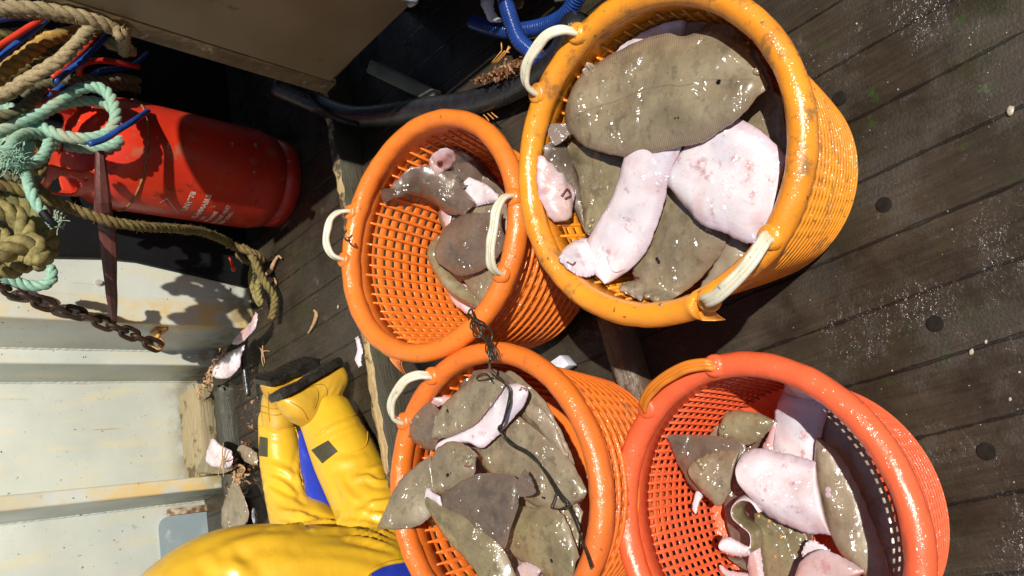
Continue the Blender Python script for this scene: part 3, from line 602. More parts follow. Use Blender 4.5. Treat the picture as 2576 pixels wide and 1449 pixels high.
# yellow-green coil
for j, pts in enumerate([[(-50, 486), (10, 488), (66, 510), (108, 552), (122, 610), (112, 652)], [(-50, 528), (5, 528), (44, 548), (70, 590), (74, 640), (50, 668), (0, 676), (-50, 668)],
                         [(-50, 580), (-5, 588), (20, 616), (8, 648), (-50, 655)], [(-50, 655), (0, 640), (44, 618), (84, 612), (100, 636), (86, 664)]]):
    rope('rope', [(x, y, (1.84, 1.78, 1.83, 1.70)[j]) for x, y in pts], .0235, 'rope_olive', ['outermost yellow-green rope turn of the coil at the left edge', 'middle yellow-green rope turn of the coil at the left edge',
         'innermost yellow-green rope turn of the coil at the left edge', 'yellow-green rope turn crossing the coil low at the left edge'][j], group='turns of the yellow-green rope coil', pitch=4.2)
rope('rope', [(-40, 690, 2.05), (20, 700, 2.05), (62, 716, 2.05), (105, 718, 2.04), (130, 702, 2.03), (128, 672, 2.03)], .0140, 'rope_green', 'dark green rope loop hanging just above the chain', pitch=4.4)
rope('rope', [(-40, 668, 2.08), (10, 676, 2.08), (50, 690, 2.08)], .0125, 'rope_tan', 'brown rope piece above the chain at the left edge', jitter=.0005, fuzz=60)
rope('rope', [(-40, 300, 1.90), (20, 290, 1.90), (60, 270, 1.90), (100, 236, 1.92)], .015, 'rope_grey', 'grey-green rope half hidden beneath the pale hemp rope', jitter=.0004, fuzz=80)
rope('rope', [(-40, 318, 1.93), (30, 322, 1.92), (80, 345, 1.92), (110, 380, 1.93), (100, 440, 1.95)], .015, 'rope_brown', 'brown rope behind the green knot at the left edge', jitter=.0005, fuzz=120)
rope('rope', [(-40, 445, 1.82), (10, 440, 1.82), (50, 452, 1.82), (90, 470, 1.83), (120, 500, 1.85)], .014, 'rope_grey', 'grey rope just above the mossy brown rope at the left edge', jitter=.0004, fuzz=100)
rope('rope', [(-40, 210, 1.98), (30, 190, 1.98), (90, 150, 1.98), (150, 118, 1.98), (200, 100, 2.0)], .017, 'rope_brown', 'dark brown rope in shade behind the orange-tan rope', jitter=.0006, fuzz=200)
rope('rope', [(-40, 92, 1.92), (20, 88, 1.92), (80, 84, 1.92), (140, 92, 1.93), (180, 110, 1.95)], .016, 'rope_brown', 'brown rope behind the straight red hose', jitter=.0006, fuzz=160)
rope('rope', [(-40, 382, 1.80), (0, 384, 1.80), (26, 372, 1.80), (40, 350, 1.82), (70, 336, 1.84), (110, 340, 1.86), (150, 352, 1.87)], .014, 'rope_green', 'green rope crossing behind the frayed knot', pitch=4.4)
def hose(name, pts, r, mat, label, cat='hose', k=14):
    P = crom(pxl(pts), 60); mb = MB(); mb.tube(P, r, k); return tag(mb.build(name, M[mat]), label, cat)
hose('hose', [(-50, 150, 1.780), (0, 115, 1.780), (60, 76, 1.770), (118, 38, 1.760), (150, 12, 1.780)], .0078, 'hose_red', 'straight red hose at the upper left corner')
hose('hose', [(-50, 200, 1.810), (0, 145, 1.810), (60, 95, 1.800), (120, 45, 1.790), (160, 5, 1.790)], .0080, 'hose_blue', 'blue hose beneath the straight red hose at the upper left')
hose('hose', [(-50, 62, 1.860), (0, 50, 1.860), (45, 44, 1.860), (110, 52, 1.880)], .0078, 'hose_blue', 'short blue hose under the tan rope at the left edge')
hose('hose', [(280, 44, 1.820), (257, 72, 1.810), (213, 121, 1.800), (179, 151, 1.800), (132, 195, 1.820)], .0078, 'hose_red', 'red hose running between the beige rope and a blue hose')
hose('hose', [(300, 50, 1.830), (270, 84, 1.810), (223, 138, 1.800), (165, 184, 1.800), (140, 205, 1.780)], .0080, 'hose_blue', 'blue hose close beside the red hose under the beige stub')
hose('hose', [(200, 190, 1.920), (200, 174, 1.910), (212, 160, 1.900), (245, 152, 1.900), (290, 156, 1.910), (325, 163, 1.920), (347, 168, 1.940)], .0082, 'hose_red', 'red hose bent in an arch above the grey-green rope')
hose('hose', [(225, 195, 1.950), (255, 178, 1.940), (300, 172, 1.950), (340, 160, 1.970), (370, 135, 2.020)], .0080, 'hose_blue', 'blue hose curving under the arched red hose')
hose('hose', [(100, 255, 1.970), (150, 222, 1.950), (185, 208, 1.990), (230, 203, 2.000)], .0080, 'hose_blue', 'dark blue hose behind the top of the green loop')
hose('hose', [(225, 362, 1.770), (262, 350, 1.770), (300, 326, 1.770), (338, 303, 1.790), (372, 280, 1.870)], .0078, 'hose_blue', 'bright blue hose running from the green loop over the gas cylinder')
# black wet hose and blue corrugated hoses
P = crom([at(690, 215, .20), at(800, 262, .09), at(880, 290, .06), at(960, 291, .05), at(1050, 276, .05), at(1150, 266, .05), at(1250, 238, .05), at(1340, 193, .06), at(1410, 140, .09), at(1450, 60, .14)], 120)
mb = MB(); mb.tube(P, .031*(1+rng.normal(0, .006, 120)), 20); tag(mb.build('black_hose', M['pipe']), 'thick wet black hose lying behind the two upper baskets', 'hose')
P = crom([at(775, 235, .16), at(800, 262, .12), at(840, 288, .09), at(900, 312, .075)], 30); mb = MB(); mb.tube(P, .006, 8); tag(mb.build('cable', M['mat']), 'thin dark cable beside the thick black hose', 'cable')
def corr(pts, r, label):
    P = crom(pts, 420); L_ = np.r_[0, np.cumsum(np.linalg.norm(np.diff(P, axis=0), axis=1))]; rr = r*(1+.055*np.sin(L_/.0075*2*np.pi))
    mb = MB(); mb.tube(P, rr, 18); return tag(mb.build('corrugated_hose', M['hose_corr']), label, 'hose', 'blue corrugated hoses')
corr([at(1262, -60, .12), at(1270, -5, .12), at(1285, 50, .12), at(1305, 100, .115), at(1335, 130, .10), at(1372, 178, .07), at(1395, 215, .04)], .0175, 'blue corrugated hose running down past the white plastic scrap')
corr([at(1190, 55, .06), at(1225, 68, .06), at(1275, 78, .055), at(1330, 74, .055), at(1390, 58, .06), at(1430, 30, .08), at(1460, -20, .1)], .0175, 'blue corrugated hose crossing underneath the other')
p0, p1 = at(935, 168, .10), at(1098, 246, .03); mb = MB(); d = unit(p1-p0); s = unit(np.cross(d, [0, 0, 1])); u = np.cross(s, d)
mb.box(p0-s*.018-u*.018, p1-p0, s*.036, u*.036); tag(mb.build('batten', M['batten'], bevel=.005), 'grey wooden batten lying in shade behind the black hose', 'batten')
# grime and scraps along the foot of the bulwark
# junk near the blue hose
mb = MB(); c = [at(1228, -12, .10), at(1226, 8, .105), at(1232, 30, .10), at(1240, 44, .09), at(1262, 53, .085)]
mb.tube(crom(c, 22), np.interp(np.linspace(0, 1, 22), [0, .3, .6, .8, 1], [.014, .015, .012, .008, .003])*(1+rng.normal(0, .1, 22)), 9); tag(mb.build('plastic_scrap', M['plasticbag']), 'crumpled white plastic scrap beside the blue corrugated hose', 'scrap')
def heap(name, pts, n, r, L_, mat, label, cat, z):
    mb = MB()
    for _ in range(n):
        i = rng.integers(0, len(pts)-1); q = rng.uniform(); x = pts[i][0]+(pts[i+1][0]-pts[i][0])*q+rng.normal(0, pts[i][2]); y = pts[i][1]+(pts[i+1][1]-pts[i][1])*q+rng.normal(0, pts[i][2])
        p = at(x, y, z+abs(rng.normal(0, .008))); d = unit(rng.normal(0, 1, 3)*[1, 1, .5]); e = unit(np.cross(d, rng.normal(0, 1, 3))); l = L_*rng.uniform(.4, 1); w_ = r*rng.uniform(.5, 1.2)
        P = crom([p-d*l, p+e*l*.3, p+d*l*.8], 5); v = []
        for q_ in P: v += [q_-e*w_, q_+e*w_*.9+np.array([0, 0, rng.normal(0, w_*.5)])]
        mb.put(v, [(2*i, 2*i+1, 2*i+3, 2*i+2) for i in range(4)])
    return tag(mb.build(name, M[mat]), label, cat, kind='stuff')
heap('weed_scrap', [(1190, 208, 4), (1250, 185, 7), (1290, 172, 8), (1325, 158, 5)], 190, .0035, .012, 'weed', 'strip of red-brown weed and shell debris along the black hose', 'debris', .095)
heap('weed_scrap', [(1292, 0, 4), (1305, 15, 5)], 60, .0035, .012, 'weed', 'clump of red-brown weed right of the blue corrugated hose', 'debris', .06)
heap('weed_scrap', [(566, 880, 6), (552, 912, 8), (528, 950, 9), (510, 975, 6)], 110, .0035, .014, 'star', 'tan weed and shell litter on top of the bleached plank', 'debris', .095)
heap('weed_scrap', [(590, 1160, 6), (602, 1190, 8), (598, 1225, 8), (580, 1250, 7)], 130, .0035, .014, 'star', 'tan weed litter at the foot of the rusty frame', 'debris', .06)
heap('weed_scrap', [(600, 870, 10), (625, 930, 12), (630, 1020, 12), (620, 1120, 12), (628, 1220, 10)], 110, .0030, .009, 'weed', 'dark weed litter strewn along the slimy timber', 'debris', .03)
def straws(pts, label, z, r=.0016):
    mb = MB()
    for a, b, c in pts: mb.tube(crom([at(*a, z), at(*b, z+.006), at(*c, z+.004)], 6), r, 6)
    return tag(mb.build('twine_ends', M['straw']), label, 'twine')
straws([((1237, 158), (1252, 140), (1262, 128)), ((1240, 160), (1258, 142), (1270, 128)), ((1262, 130), (1262, 118), (1261, 108)), ((1246, 160), (1268, 138), (1284, 118)), ((1250, 158), (1270, 136), (1280, 116)), ((1270, 130), (1278, 131), (1281, 132))], 'stiff orange twine offcuts above the weed strip', .05)
straws([((1216, 288), (1224, 296), (1230, 304)), ((1226, 285), (1234, 292), (1242, 300)), ((1236, 283), (1244, 290), (1252, 296))], 'three orange twine ends by the upper edge of the left basket', .04)
straws([((1358, 145), (1360, 138), (1363, 134)), ((1367, 145), (1370, 138), (1372, 133))], 'two orange twine ends beside the ivory handle of the amber basket', .06)
mb = MB(); a0, a1, a2, a3 = at(1395, 4, .05), at(1450, -4, .10), at(1490, -60, .12), at(1380, -60, .07); mb.put([a0, a1, a2, a3]+[p-np.array([0, 0, .006]) for p in (a0, a1, a2, a3)], [(0, 1, 2, 3), (7, 6, 5, 4), (0, 4, 5, 1), (1, 5, 6, 2), (2, 6, 7, 3), (3, 7, 4, 0)])
tag(mb.build('grey_sheet', M['greysheet'], smooth=False), 'grey green sheet at the top edge above the amber basket handle', 'sheet')
a0 = at(1408, 893, .05); e1 = at(1430, 918, .05)-a0; e2 = at(1372, 918, .05)-a0; mb = MB(); mb.box(a0+e1+e2*.0, -e1, e2, (0, 0, -.03)); tag(mb.build('white_carton', M['plasticbag'], bevel=.002), 'pale corner of a carton showing between the baskets', 'carton')

# ================================================================== BASKETS
RO = .25; RTUBE = .0185; RM = RO-RTUBE
class Basket: pass
def local(b, p): return b.Minv@np.array([*p, 1.])
def basket(label, C, axis, h, rb, mat, nu, nv, hole_u, hole_v, ribs, handles, rim_mod=None, hmat='handle', ridge=.003, hh=.040, lean=.3):
    b = Basket(); az = unit(axis); ax = unit(np.cross([0, 1., 0], az)); ay = np.cross(az, ax); base = np.array(C)-az*h
    b.h, b.rb, b.rt, b.C, b.az, b.base = h, rb, .224, np.array(C), az, base
    Mw = np.eye(4); Mw[:3, 0], Mw[:3, 1], Mw[:3, 2], Mw[:3, 3] = ax, ay, az, base; b.M = Mw; b.Minv = np.linalg.inv(Mw)
    e = empty('fish_basket', (0, 0, 0), label, 'basket', 'round plastic fish baskets on deck'); e.matrix_world = Matrix(Mw); bpy.context.view_layer.update(); b.e = e
    Rz = lambda z: rb+(b.rt-rb)*np.clip(z/(h-.02), 0, 1)**.85
    b.Rz = Rz; zlo, zhi = .028, h-.058; th = .0045 if ribs else .0020
    # rim
    k = 260; a = np.linspace(0, 2*np.pi, k, endpoint=False); seg = 18; v = []
    for i in range(k):
        fr, fo, fz = (1, 0, 0) if rim_mod is None else rim_mod(a[i])
        r = RTUBE*fr*(1+.02*math.sin(7*a[i])+.015*math.sin(19*a[i]+1)); wob = .0015*math.sin(3*a[i]+.7)
        for q in np.linspace(0, 2*np.pi, seg, endpoint=False):
            nk = .0011*mnoise.noise(Vector((math.cos(a[i])*9+h*31, math.sin(a[i])*9, q*2)))-.0022*max(0, mnoise.noise(Vector((math.cos(a[i])*26+h*77, math.sin(a[i])*26, q*3)))-.38)
            rr = RM+fo+wob+(r+nk)*math.cos(q); v.append((rr*math.cos(a[i]), rr*math.sin(a[i]), h-.014+fz+(r+nk)*1.12*math.sin(q)))
    f = [(i*seg+j, ((i+1) % k)*seg+j, ((i+1) % k)*seg+(j+1) % seg, i*seg+(j+1) % seg) for i in range(k) for j in range(seg)]
    add('rim', v, f, M[mat], e, local=True)
    # wall: plain top band + lattice + floor
    mb = MB(); K = nu
    zz = [h-.012, h-.03, zhi]; 
    prof = [(Rz(z)-th*.5, z) for z in zz]+[(Rz(z)+th*.5, z) for z in zz[::-1]]
    v, f = lathe(prof, 96); mb.put(v, f)
    prof = [(Rz(zlo)+th*.5, zlo), (rb*.985, .010), (rb*.95, .002), (rb*.5, .0), (.0001, .0), (.0001, .005), (rb*.5, .005), (rb*.93, .007), (rb*.965, .014), (Rz(zlo)-th*.5, zlo)]
    v, f = lathe(prof, 96); mb.put(v, f)
    A = np.linspace(0, 2*np.pi, nu+1); ZZ = np.linspace(zlo, zhi, nv+1); v = []; f = []
    P = lambda aa, z, d: ((Rz(z)+d)*math.cos(aa), (Rz(z)+d)*math.sin(aa), z)
    for d in (-th*.5, th*.5):
        for j in range(nv+1):
            for i in range(nu): v.append(P(A[i], ZZ[j], d))
    off = (nv+1)*nu
    da = A[1]-A[0]; dz = ZZ[1]-ZZ[0]
    for j in range(nv):
        for i in range(nu):
            g = [(j*nu+i), (j*nu+(i+1) % nu), ((j+1)*nu+(i+1) % nu), ((j+1)*nu+i)]
            hb_ = len(v); a0, a1 = A[i]+da*(1-hole_u)/2, A[i]+da*(1+hole_u)/2; z0, z1 = ZZ[j]+dz*(1-hole_v)/2, ZZ[j]+dz*(1+hole_v)/2
            for d in (-th*.5, th*.5):
                for aa, z in ((a0, z0), (a1, z0), (a1, z1), (a0, z1)): v.append(P(aa, z, d))
            for q in range(4):
                r = (q+1) % 4
                f.append((g[q], hb_+q, hb_+r, g[r])); f.append((g[q]+off, g[r]+off, hb_+4+r, hb_+4+q)); f.append((hb_+q, hb_+4+q, hb_+4+r, hb_+r))
    mb.put(v, f)
    for j in range(nv+1):      # outer hoops
        z = ZZ[j]; rr = Rz(z)+th*.5
        for s_ in ((0,) if ridge else ()):
            v, f = lathe([(rr-.0008, z-ridge*1.5), (rr+ridge*.7, z-ridge*.9), (rr+ridge, z), (rr+ridge*.7, z+ridge*.9), (rr-.0008, z+ridge*1.5)], 96); mb.put(v, f)
    if ribs:
        for i in range(nu):     # inner upright ribs with free blunt tops
            zt = zhi+.010+.006*math.sin(i*2.4); pts = [((Rz(z)-th*.5-.0012)*math.cos(A[i]), (Rz(z)-th*.5-.0012)*math.sin(A[i]), z) for z in np.linspace(zlo-.004, zt, 7)]
            mb.tube(pts, [.0036]*6+[.0022], 6)
    else:
        for i in range(nu):
            pts = [((Rz(z)-th*.5-.0004)*math.cos(A[i]), (Rz(z)-th*.5-.0004)*math.sin(A[i]), z) for z in np.linspace(zlo-.004, zhi+.002, 6)]
            mb.tube(pts, .0021, 5)
    mb.build('basket_wall', M[mat], e, local=True)
    # handles
    for (p1, p2, *kw) in handles:
        an = []
        for (px, py) in (p1, p2):
            d = ray(px, py); q = O+d*(((b.C-O)@az)/(d@az)); l = (b.Minv@np.array([*q, 1.]))[:3]; an.append(math.atan2(l[1], l[0]))
        a0, a1 = an; dlt = (a1-a0+np.pi) % (2*np.pi)-np.pi; le = kw[0] if kw else lean
        mbh = MB(); ctl = []
        for s_, hgt, ou in ((0, -.004, 0), (.0, .012, .002), (.07, hh*.72, .5), (.25, hh*.98, .95), (.5, hh*1.04, 1), (.75, hh*.98, .95), (.93, hh*.72, .5), (1, .012, .002), (1, -.004, 0)):
            aa = a0+dlt*s_; rr = RM+.004+ou*hh*le; ctl.append((rr*math.cos(aa), rr*math.sin(aa), h+hgt))
        Q = crom(ctl, 46); mid = a0+dlt*.5; rad = np.array([math.cos(mid), math.sin(mid), 0])
        for o_, r in ((-.0056, .0045), (0, .0040), (.0056, .0045)):
            bumpy = np.array([0, 0, 1.])*(.0012*np.sin(np.linspace(0, 8*np.pi, 46)))[:, None] if o_ < 0 else 0
            mbh.tube(Q+rad*o_+bumpy, r, 8)
        add('handle', mbh.v, mbh.f, M[hmat], e, local=True)
        for aa in an:
            v, f = lathe([(.0175, -.004), (.0165, .004), (.013, .007), (.0, .0075)], 20); c = np.array([(RM+.003)*math.cos(aa), (RM+.003)*math.sin(aa), h+.003]); add('handle_socket', np.array(v)+c, f, M[mat], e, local=True)
    return b
def down_axis(dx, dy): return -(RW@unit(_dn+np.array([dx, dy, 0])))
def camw(c): return RW@np.array(c)+O
UL = basket('orange basket half full of soles, tied by black twine to its neighbour', camw([-.175, -.105, 1.534]), down_axis(-.06, .067), .335, .186, 'bk_orange', 60, 11, .62, .36, True,
            [((868, 530), (850, 660)), ((1272, 505), (1250, 683), -.2)])
def angle_of(C, az, px, py):
    az = unit(az); d = ray(px, py); q = O+d*(((np.array(C)-O)@az)/(d@az)); ax = unit(np.cross([0, 1., 0], az)); ay = np.cross(az, ax); l = q-np.array(C); return math.atan2(l@ay, l@ax)
cUR, aUR = camw([.187, -.191, 1.147]), down_axis(0, -.074)
t0, t1 = angle_of(cUR, aUR, 1757, 790), angle_of(cUR, aUR, 1935, 640)
def torn(a):
    w_ = (t1-t0+np.pi) % (2*np.pi)-np.pi; x = ((a-t0+np.pi) % (2*np.pi)-np.pi)/w_
    if -.10 < x < 0: return (1+.10*(1+x/.10), .004*(1+x/.1), .002)
    if 0 <= x <= 1: k = min(1, (1-x)*1.6); return (1-.36*k, -.0075*k, .004*k)
    return (1, 0, 0)
UR = basket('big amber yellow basket heaped with large soles, rim torn on one side', cUR, aUR, .372, .168, 'bk_amber', 64, 16, .60, .34, True,
            [((1452, 82), (1343, 228)), ((1942, 598), (1785, 748))], torn, ridge=.0022)
LL = basket('deep orange basket overflowing with soles beside the kneeling person', camw([-.047, .342, 1.354]), down_axis(-.055, .026), .335, .186, 'bk_rust', 60, 11, .62, .36, True,
            [((1080, 928), (985, 1032))])
LR = basket('bright coral basket of fine mesh with an amber handle', camw([.335, .343, 1.139]), down_axis(.097, -.021), .236, .192, 'bk_coral', 96, 10, .54, .56, False,
            [((1800, 925), (1612, 1003))], None, 'handle_amber', .0016, .022)
# torn lip of the left basket
for bk, px, py, L_ in ((UL, 985, 905, .030), (UR, 1757, 782, .020)):
    a = angle_of(bk.C, bk.az, px, py); c = bk.C+(bk.M[:3, 0]*math.cos(a)+bk.M[:3, 1]*math.sin(a))*(RO-.004); d = bk.M[:3, 0]*math.cos(a)+bk.M[:3, 1]*math.sin(a); tg = np.cross(bk.az, d)
    v = []; 
    for i in range(7):
        s_ = i/6; wd = .040*(1-s_)**.8+.002
        for j in (-1, 0, 1): v.append(c+d*(L_*s_-.004)+tg*(j*wd*.5+.018*s_*s_)-bk.az*(.006+.018*s_*s_)+bk.az*(.002*(1-abs(j))))
    f = grid_faces(7, 3); v2 = [np.array(p)-bk.az*.004 for p in v]; k = len(v)
    o = add('torn_lip', v+v2, f+[tuple(x+k for x in q[::-1]) for q in f]+[(i*3, i*3+k, (i+1)*3+k, (i+1)*3) for i in range(6)]+[(i*3+2, (i+1)*3+2, (i+1)*3+2+k, i*3+2+k) for i in range(6)]+[(18, 18+k, 19+k, 19), (19, 19+k, 20+k, 20)], M['bk_orange' if bk is UL else 'bk_amber'], bk.e)

# ================================================================== FISH
def conv(pts, k):
    X0, Y0, S = {'UR': (1274.5, 0, .5788), 'UL': (838.5, 254.9, .4812), 'LL': (925.7, 831.8, .42605), 'LR': (1509.4, 858.6, .41408)}[k]
    return [(X0+x*S, Y0+y*S) for x, y in pts]
BK = {'UR': UR, 'UL': UL, 'LL': LL, 'LR': LR}
GRP = {'UR': 'flatfish in the amber basket', 'UL': 'flatfish in the half full orange basket', 'LL': 'flatfish in the deep orange basket', 'LR': 'flatfish in the coral basket'}
def place(b, px, py, z, free=False):
    """point on the fish: height z above deck, kept inside the basket wall"""
    p = at(px, py, z)
    if free: return p
    for k in range(60):
        for zz in (z+.006*k, z-.006*k):
            p = at(px, py, zz); l = (b.Minv@np.array([*p, 1.]))[:3]
            if l[2] > b.h-.012:
                if math.hypot(l[0], l[1]) < RM+.004 and l[2] < b.h+.06 and (l[2] > b.h+.008 or math.hypot(l[0], l[1]) < RM-RTUBE): return p
            elif l[2] > .008 and math.hypot(l[0], l[1]) < b.Rz(l[2])-.010: return p
    return at(px, py, z)
NU, NV = 72, 23
def fish(bk, A, B, z, side, label, bulge=.014, zB=None, under=None, free=False, droop=0., rip=.0006, name='flatfish', conv_=True, lump=.0045, taper=(1, 1)):
    """flatfish body between its two fin edges A and B (tail to head)"""
    b = BK[bk]; A = conv(A, bk) if conv_ else A; B = conv(B, bk) if conv_ else B
    zB = z if zB is None else zB
    A = [np.array(q, float) for q in A]; B = [np.array(q, float) for q in B]
    for e_, fl in ((0, taper[0]), (-1, taper[1])):      # close blunt ends with a rounded outline
        d_ = A[e_]-B[e_]; L_ = np.hypot(*d_)
        if fl and L_ > 10:
            k_ = 1 if e_ == 0 else -2; out_ = (A[e_]-A[k_])/np.hypot(*(A[e_]-A[k_]))+(B[e_]-B[k_])/np.hypot(*(B[e_]-B[k_])); n_ = np.array([-d_[1], d_[0]])/L_; n_ = n_ if n_@out_ > 0 else -n_
            m_ = (A[e_]+B[e_])/2+n_*L_*.22; za = m_+d_*.04; zb = m_-d_*.04
            if e_ == 0: A.insert(0, za); B.insert(0, zb)
            else: A.append(za); B.append(zb)
    zf = lambda zz, n: np.interp(np.linspace(0, 1, n), np.linspace(0, 1, len(zz)), zz) if isinstance(zz, (list, tuple)) else np.full(n, zz)
    def edge(E_, zz, F_):
        Q0 = crom(np.array(F_, float), NU)
        Q = crom(np.array(E_, float), NU); Q = Q+(Q-Q0)*(.03 if not free else .015); zs = zf(zz, NU)
        hz = np.array([place(b, x, y, q, free)[2] for (x, y), q in zip(Q, zs)])
        for _ in range(10): hz = np.r_[hz[0]*.6+hz[1]*.4, .25*hz[:-2]+.5*hz[1:-1]+.25*hz[2:], hz[-1]*.6+hz[-2]*.4]
        R = np.array([at(x, y, q) for (x, y), q in zip(Q, hz)]); return R
    PA, PB = edge(A, z, B), edge(B, zB, A); v = np.linspace(-1, 1, NV)
    P = PA[:, None]*(1-v[None, :, None])/2+PB[:, None]*(1+v[None, :, None])/2
    du = np.gradient(P, axis=0); dv = np.gradient(P, axis=1); nn = np.cross(du, dv); nn /= np.linalg.norm(nn, axis=2)[..., None]+1e-9
    s = np.sign(((O-P)*nn).sum(2).mean()); nn = nn*s
    for _ in range(6):
        nn[1:-1] = (nn[:-2]+2*nn[1:-1]+nn[2:])/4; nn[:, 1:-1] = (nn[:, :-2]+2*nn[:, 1:-1]+nn[:, 2:])/4
    nn /= np.linalg.norm(nn, axis=2)[..., None]+1e-9
    u = np.linspace(0, 1, NU); tp = np.ones(NU)
    if taper[0]: tp = tp*np.clip(np.sin(np.clip(u/.16, 0, 1)*np.pi/2), .12, 1)
    if taper[1]: tp = tp*np.clip(np.sin(np.clip((1-u)/.12, 0, 1)*np.pi/2), .2, 1)
    av = np.abs(v); bod = (1-av**3.0)**1.15; bulge = bulge*.72
    ph = rng.uniform(0, 6); 
    ripv = rip*np.clip((av-.72)/.28, 0, 1)[None]*np.where(v > 0, np.sin(u*23+ph+2*np.sin(u*7))[:, None]+.5*np.sin(u*51+ph)[:, None], np.sin(u*19+ph*2+2*np.sin(u*9))[:, None]+.5*np.sin(u*47)[:, None])
    wj = np.clip((np.abs(v)-.80)/.20, 0, 1)**1.6*np.sign(v); j1, j2 = (lambda q: (q+np.roll(q, 1)+np.roll(q, 2))*.6)(rng.normal(0, .0005, NU)), (lambda q: (q+np.roll(q, 1))*.7)(rng.normal(0, .0005, NU))
    dvn = dv/(np.linalg.norm(dv, axis=2)[..., None]+1e-9); P = P+dvn*(np.where(v[None] < 0, j1[:, None], j2[:, None])*wj[None])[..., None]
    sagv = np.array([[mnoise.noise(Vector((p[0]*8, p[1]*8, 3.1))) for p in row] for row in P])*.012
    P = P+np.array([0, 0, 1.])*sagv[..., None]
    lmp = np.array([[mnoise.noise(Vector(p*16))+.5*mnoise.noise(Vector(p*37)) for p in row] for row in P])*lump
    H = bulge*bod[None]*tp[:, None]+ripv+lmp*(1-av[None]**4)-droop*av[None]**2
    top = P+nn*H[..., None]; th = .0018+bulge*.7*bod[None]*tp[:, None]
    bot = top-nn*th[..., None]
    V = np.vstack([top.reshape(-1, 3), bot.reshape(-1, 3)]); k = NU*NV; gf = grid_faces(NU, NV)
    if s > 0: ff = gf; 
    else: ff = [q[::-1] for q in gf]
    F = list(ff)+[tuple(x+k for x in q[::-1]) for q in ff]; mi = [0]*len(ff)+[1]*len(ff); bd = []
    for i in range(NU-1): bd += [(i*NV, (i+1)*NV), ((i+1)*NV+NV-1, i*NV+NV-1)]
    for j in range(NV-1): bd += [(j+1, j), ((NU-1)*NV+j, (NU-1)*NV+j+1)]
    for a_, c_ in bd: F.append((a_, c_, c_+k, a_+k)); mi.append(0)
    uv = np.stack(np.meshgrid(u, (v+1)/2, indexing='ij'), -1).reshape(-1, 2); uv = np.vstack([uv, uv])
    top_m = M['f_'+side]; und = M['f_'+(under or ('white' if side in ('brown', 'dark', 'olive', 'pale') else 'brown'))]
    o = add(name, V, F, [top_m, und], None, True, mi, uv)
    bmx = bmesh.new(); bmx.from_mesh(o.data); bmesh.ops.recalc_face_normals(bmx, faces=bmx.faces); bmx.to_mesh(o.data); bmx.free()
    tag(o, label, 'fish', GRP[bk]); o_top = top
    def surf(px, py):      # closest top point to a pixel
        c = (RW.T@(top.reshape(-1, 3)-O).T).T; q = np.array([CX, CY])+FPX*c[:, :2]/c[:, 2:]; i = np.argmin(((q-np.array([px, py]))**2).sum(1)); return top.reshape(-1, 3)[i], nn.reshape(-1, 3)[i]
    o_info = dict(o=o, surf=surf, bk=bk); return o_info
def px1(fi, x, y): return conv([(x, y)], fi['bk'])[0]
def blob(fi, name, spots, r, mat, flat=.6, lift=.2):
    for (x, y) in spots:
        p, n = fi['surf'](*px1(fi, x, y)); bm_ = bmesh.new(); bmesh.ops.create_uvsphere(bm_, u_segments=14, v_segments=8, radius=1)
        q = Vector(n).to_track_quat('Z', 'Y').to_matrix(); v = []
        for w_ in bm_.verts: c = q@Vector((w_.co.x*r, w_.co.y*r, w_.co.z*r*flat)); v.append(p+n*r*lift+np.array(c))
        f = [tuple(x.index for x in ff.verts) for ff in bm_.faces]; bm_.free(); add(name, v, f, M[mat], fi['o'])
def eyes(fi, *sp, r=.0044): blob(fi, 'eye', sp, r, 'eye', .8, .25)
def spot(fi, x, y, r=.006): blob(fi, 'fin_spot', [(x, y), (x+5, y+3)], r*.55, 'spot', .16, .1)
def fan(fi, root, tip, wd, mat, name='tail_fin', z=.3, lift=.004):
    p0, n = fi['surf'](*px1(fi, *root)); q = px1(fi, *tip); p1 = place(BK[fi['bk']], *q, (p0)[2]); d = p1-p0; s = unit(np.cross(d, n)); v = []; uv = []
    for i in range(9):
        t = i/8; w_ = wd*(.45+.75*t-.25*t**3)
        for j in range(11): x = j/5-1; v.append(p0+d*t*(1-.10*x*x)+s*x*w_*.5+n*(lift+.0012*math.sin(x*14)*t)); uv.append((j/10, .93))
    gf = grid_faces(9, 11); k = len(v); v2 = [p-n*.0014 for p in v]
    add(name, v+v2, gf+[tuple(x+k for x in q[::-1]) for q in gf], M['f_'+mat], fi['o'], uv=uv+uv)
def mouth(fi, pts, r=.002, mat='mouth'):
    P = [fi['surf'](*px1(fi, x, y)) for x, y in pts]; mb = MB(); mb.tube(crom([p+n*.0004 for p, n in P], 14), r, 6); mb.build('mouth', M[mat], fi['o'])

# ---- amber basket
zt = .335
f = fish('UR', [(1000, 520), (1080, 430), (1140, 395), (1190, 420)], [(1190, 720), (1215, 660), (1210, 560), (1200, 470)], .30, 'brown', 'brown sole tucked under the snout of the biggest sole', .008)
f = fish('UR', [(560, 230), (760, 150), (960, 140), (1120, 330), (1215, 620)], [(330, 640), (500, 1000), (700, 1220), (960, 1120), (1160, 940)], .26, 'brown', 'brown sole at the bottom of the heap in the amber basket', .006, taper=(0, 0))
f = fish('UR', [(700, 140), (800, 105), (900, 110), (1010, 160)], [(740, 240), (820, 220), (900, 220), (1000, 240)], .285, 'pale', 'grey sole in shade behind the back edge of the biggest sole', .008)
f = fish('UR', [(420, 300), (500, 212), (620, 135), (700, 102), (772, 95)], [(470, 330), (560, 260), (640, 225), (710, 200), (750, 170)], .315, 'white', 'pale sole edge showing behind the biggest sole at upper left', .006)
f = fish('UR', [(330, 345), (345, 300), (362, 278), (385, 285)], [(345, 350), (372, 340), (392, 320), (400, 300)], .30, 'pale', 'small grey tail poking out left of the biggest sole', .003)
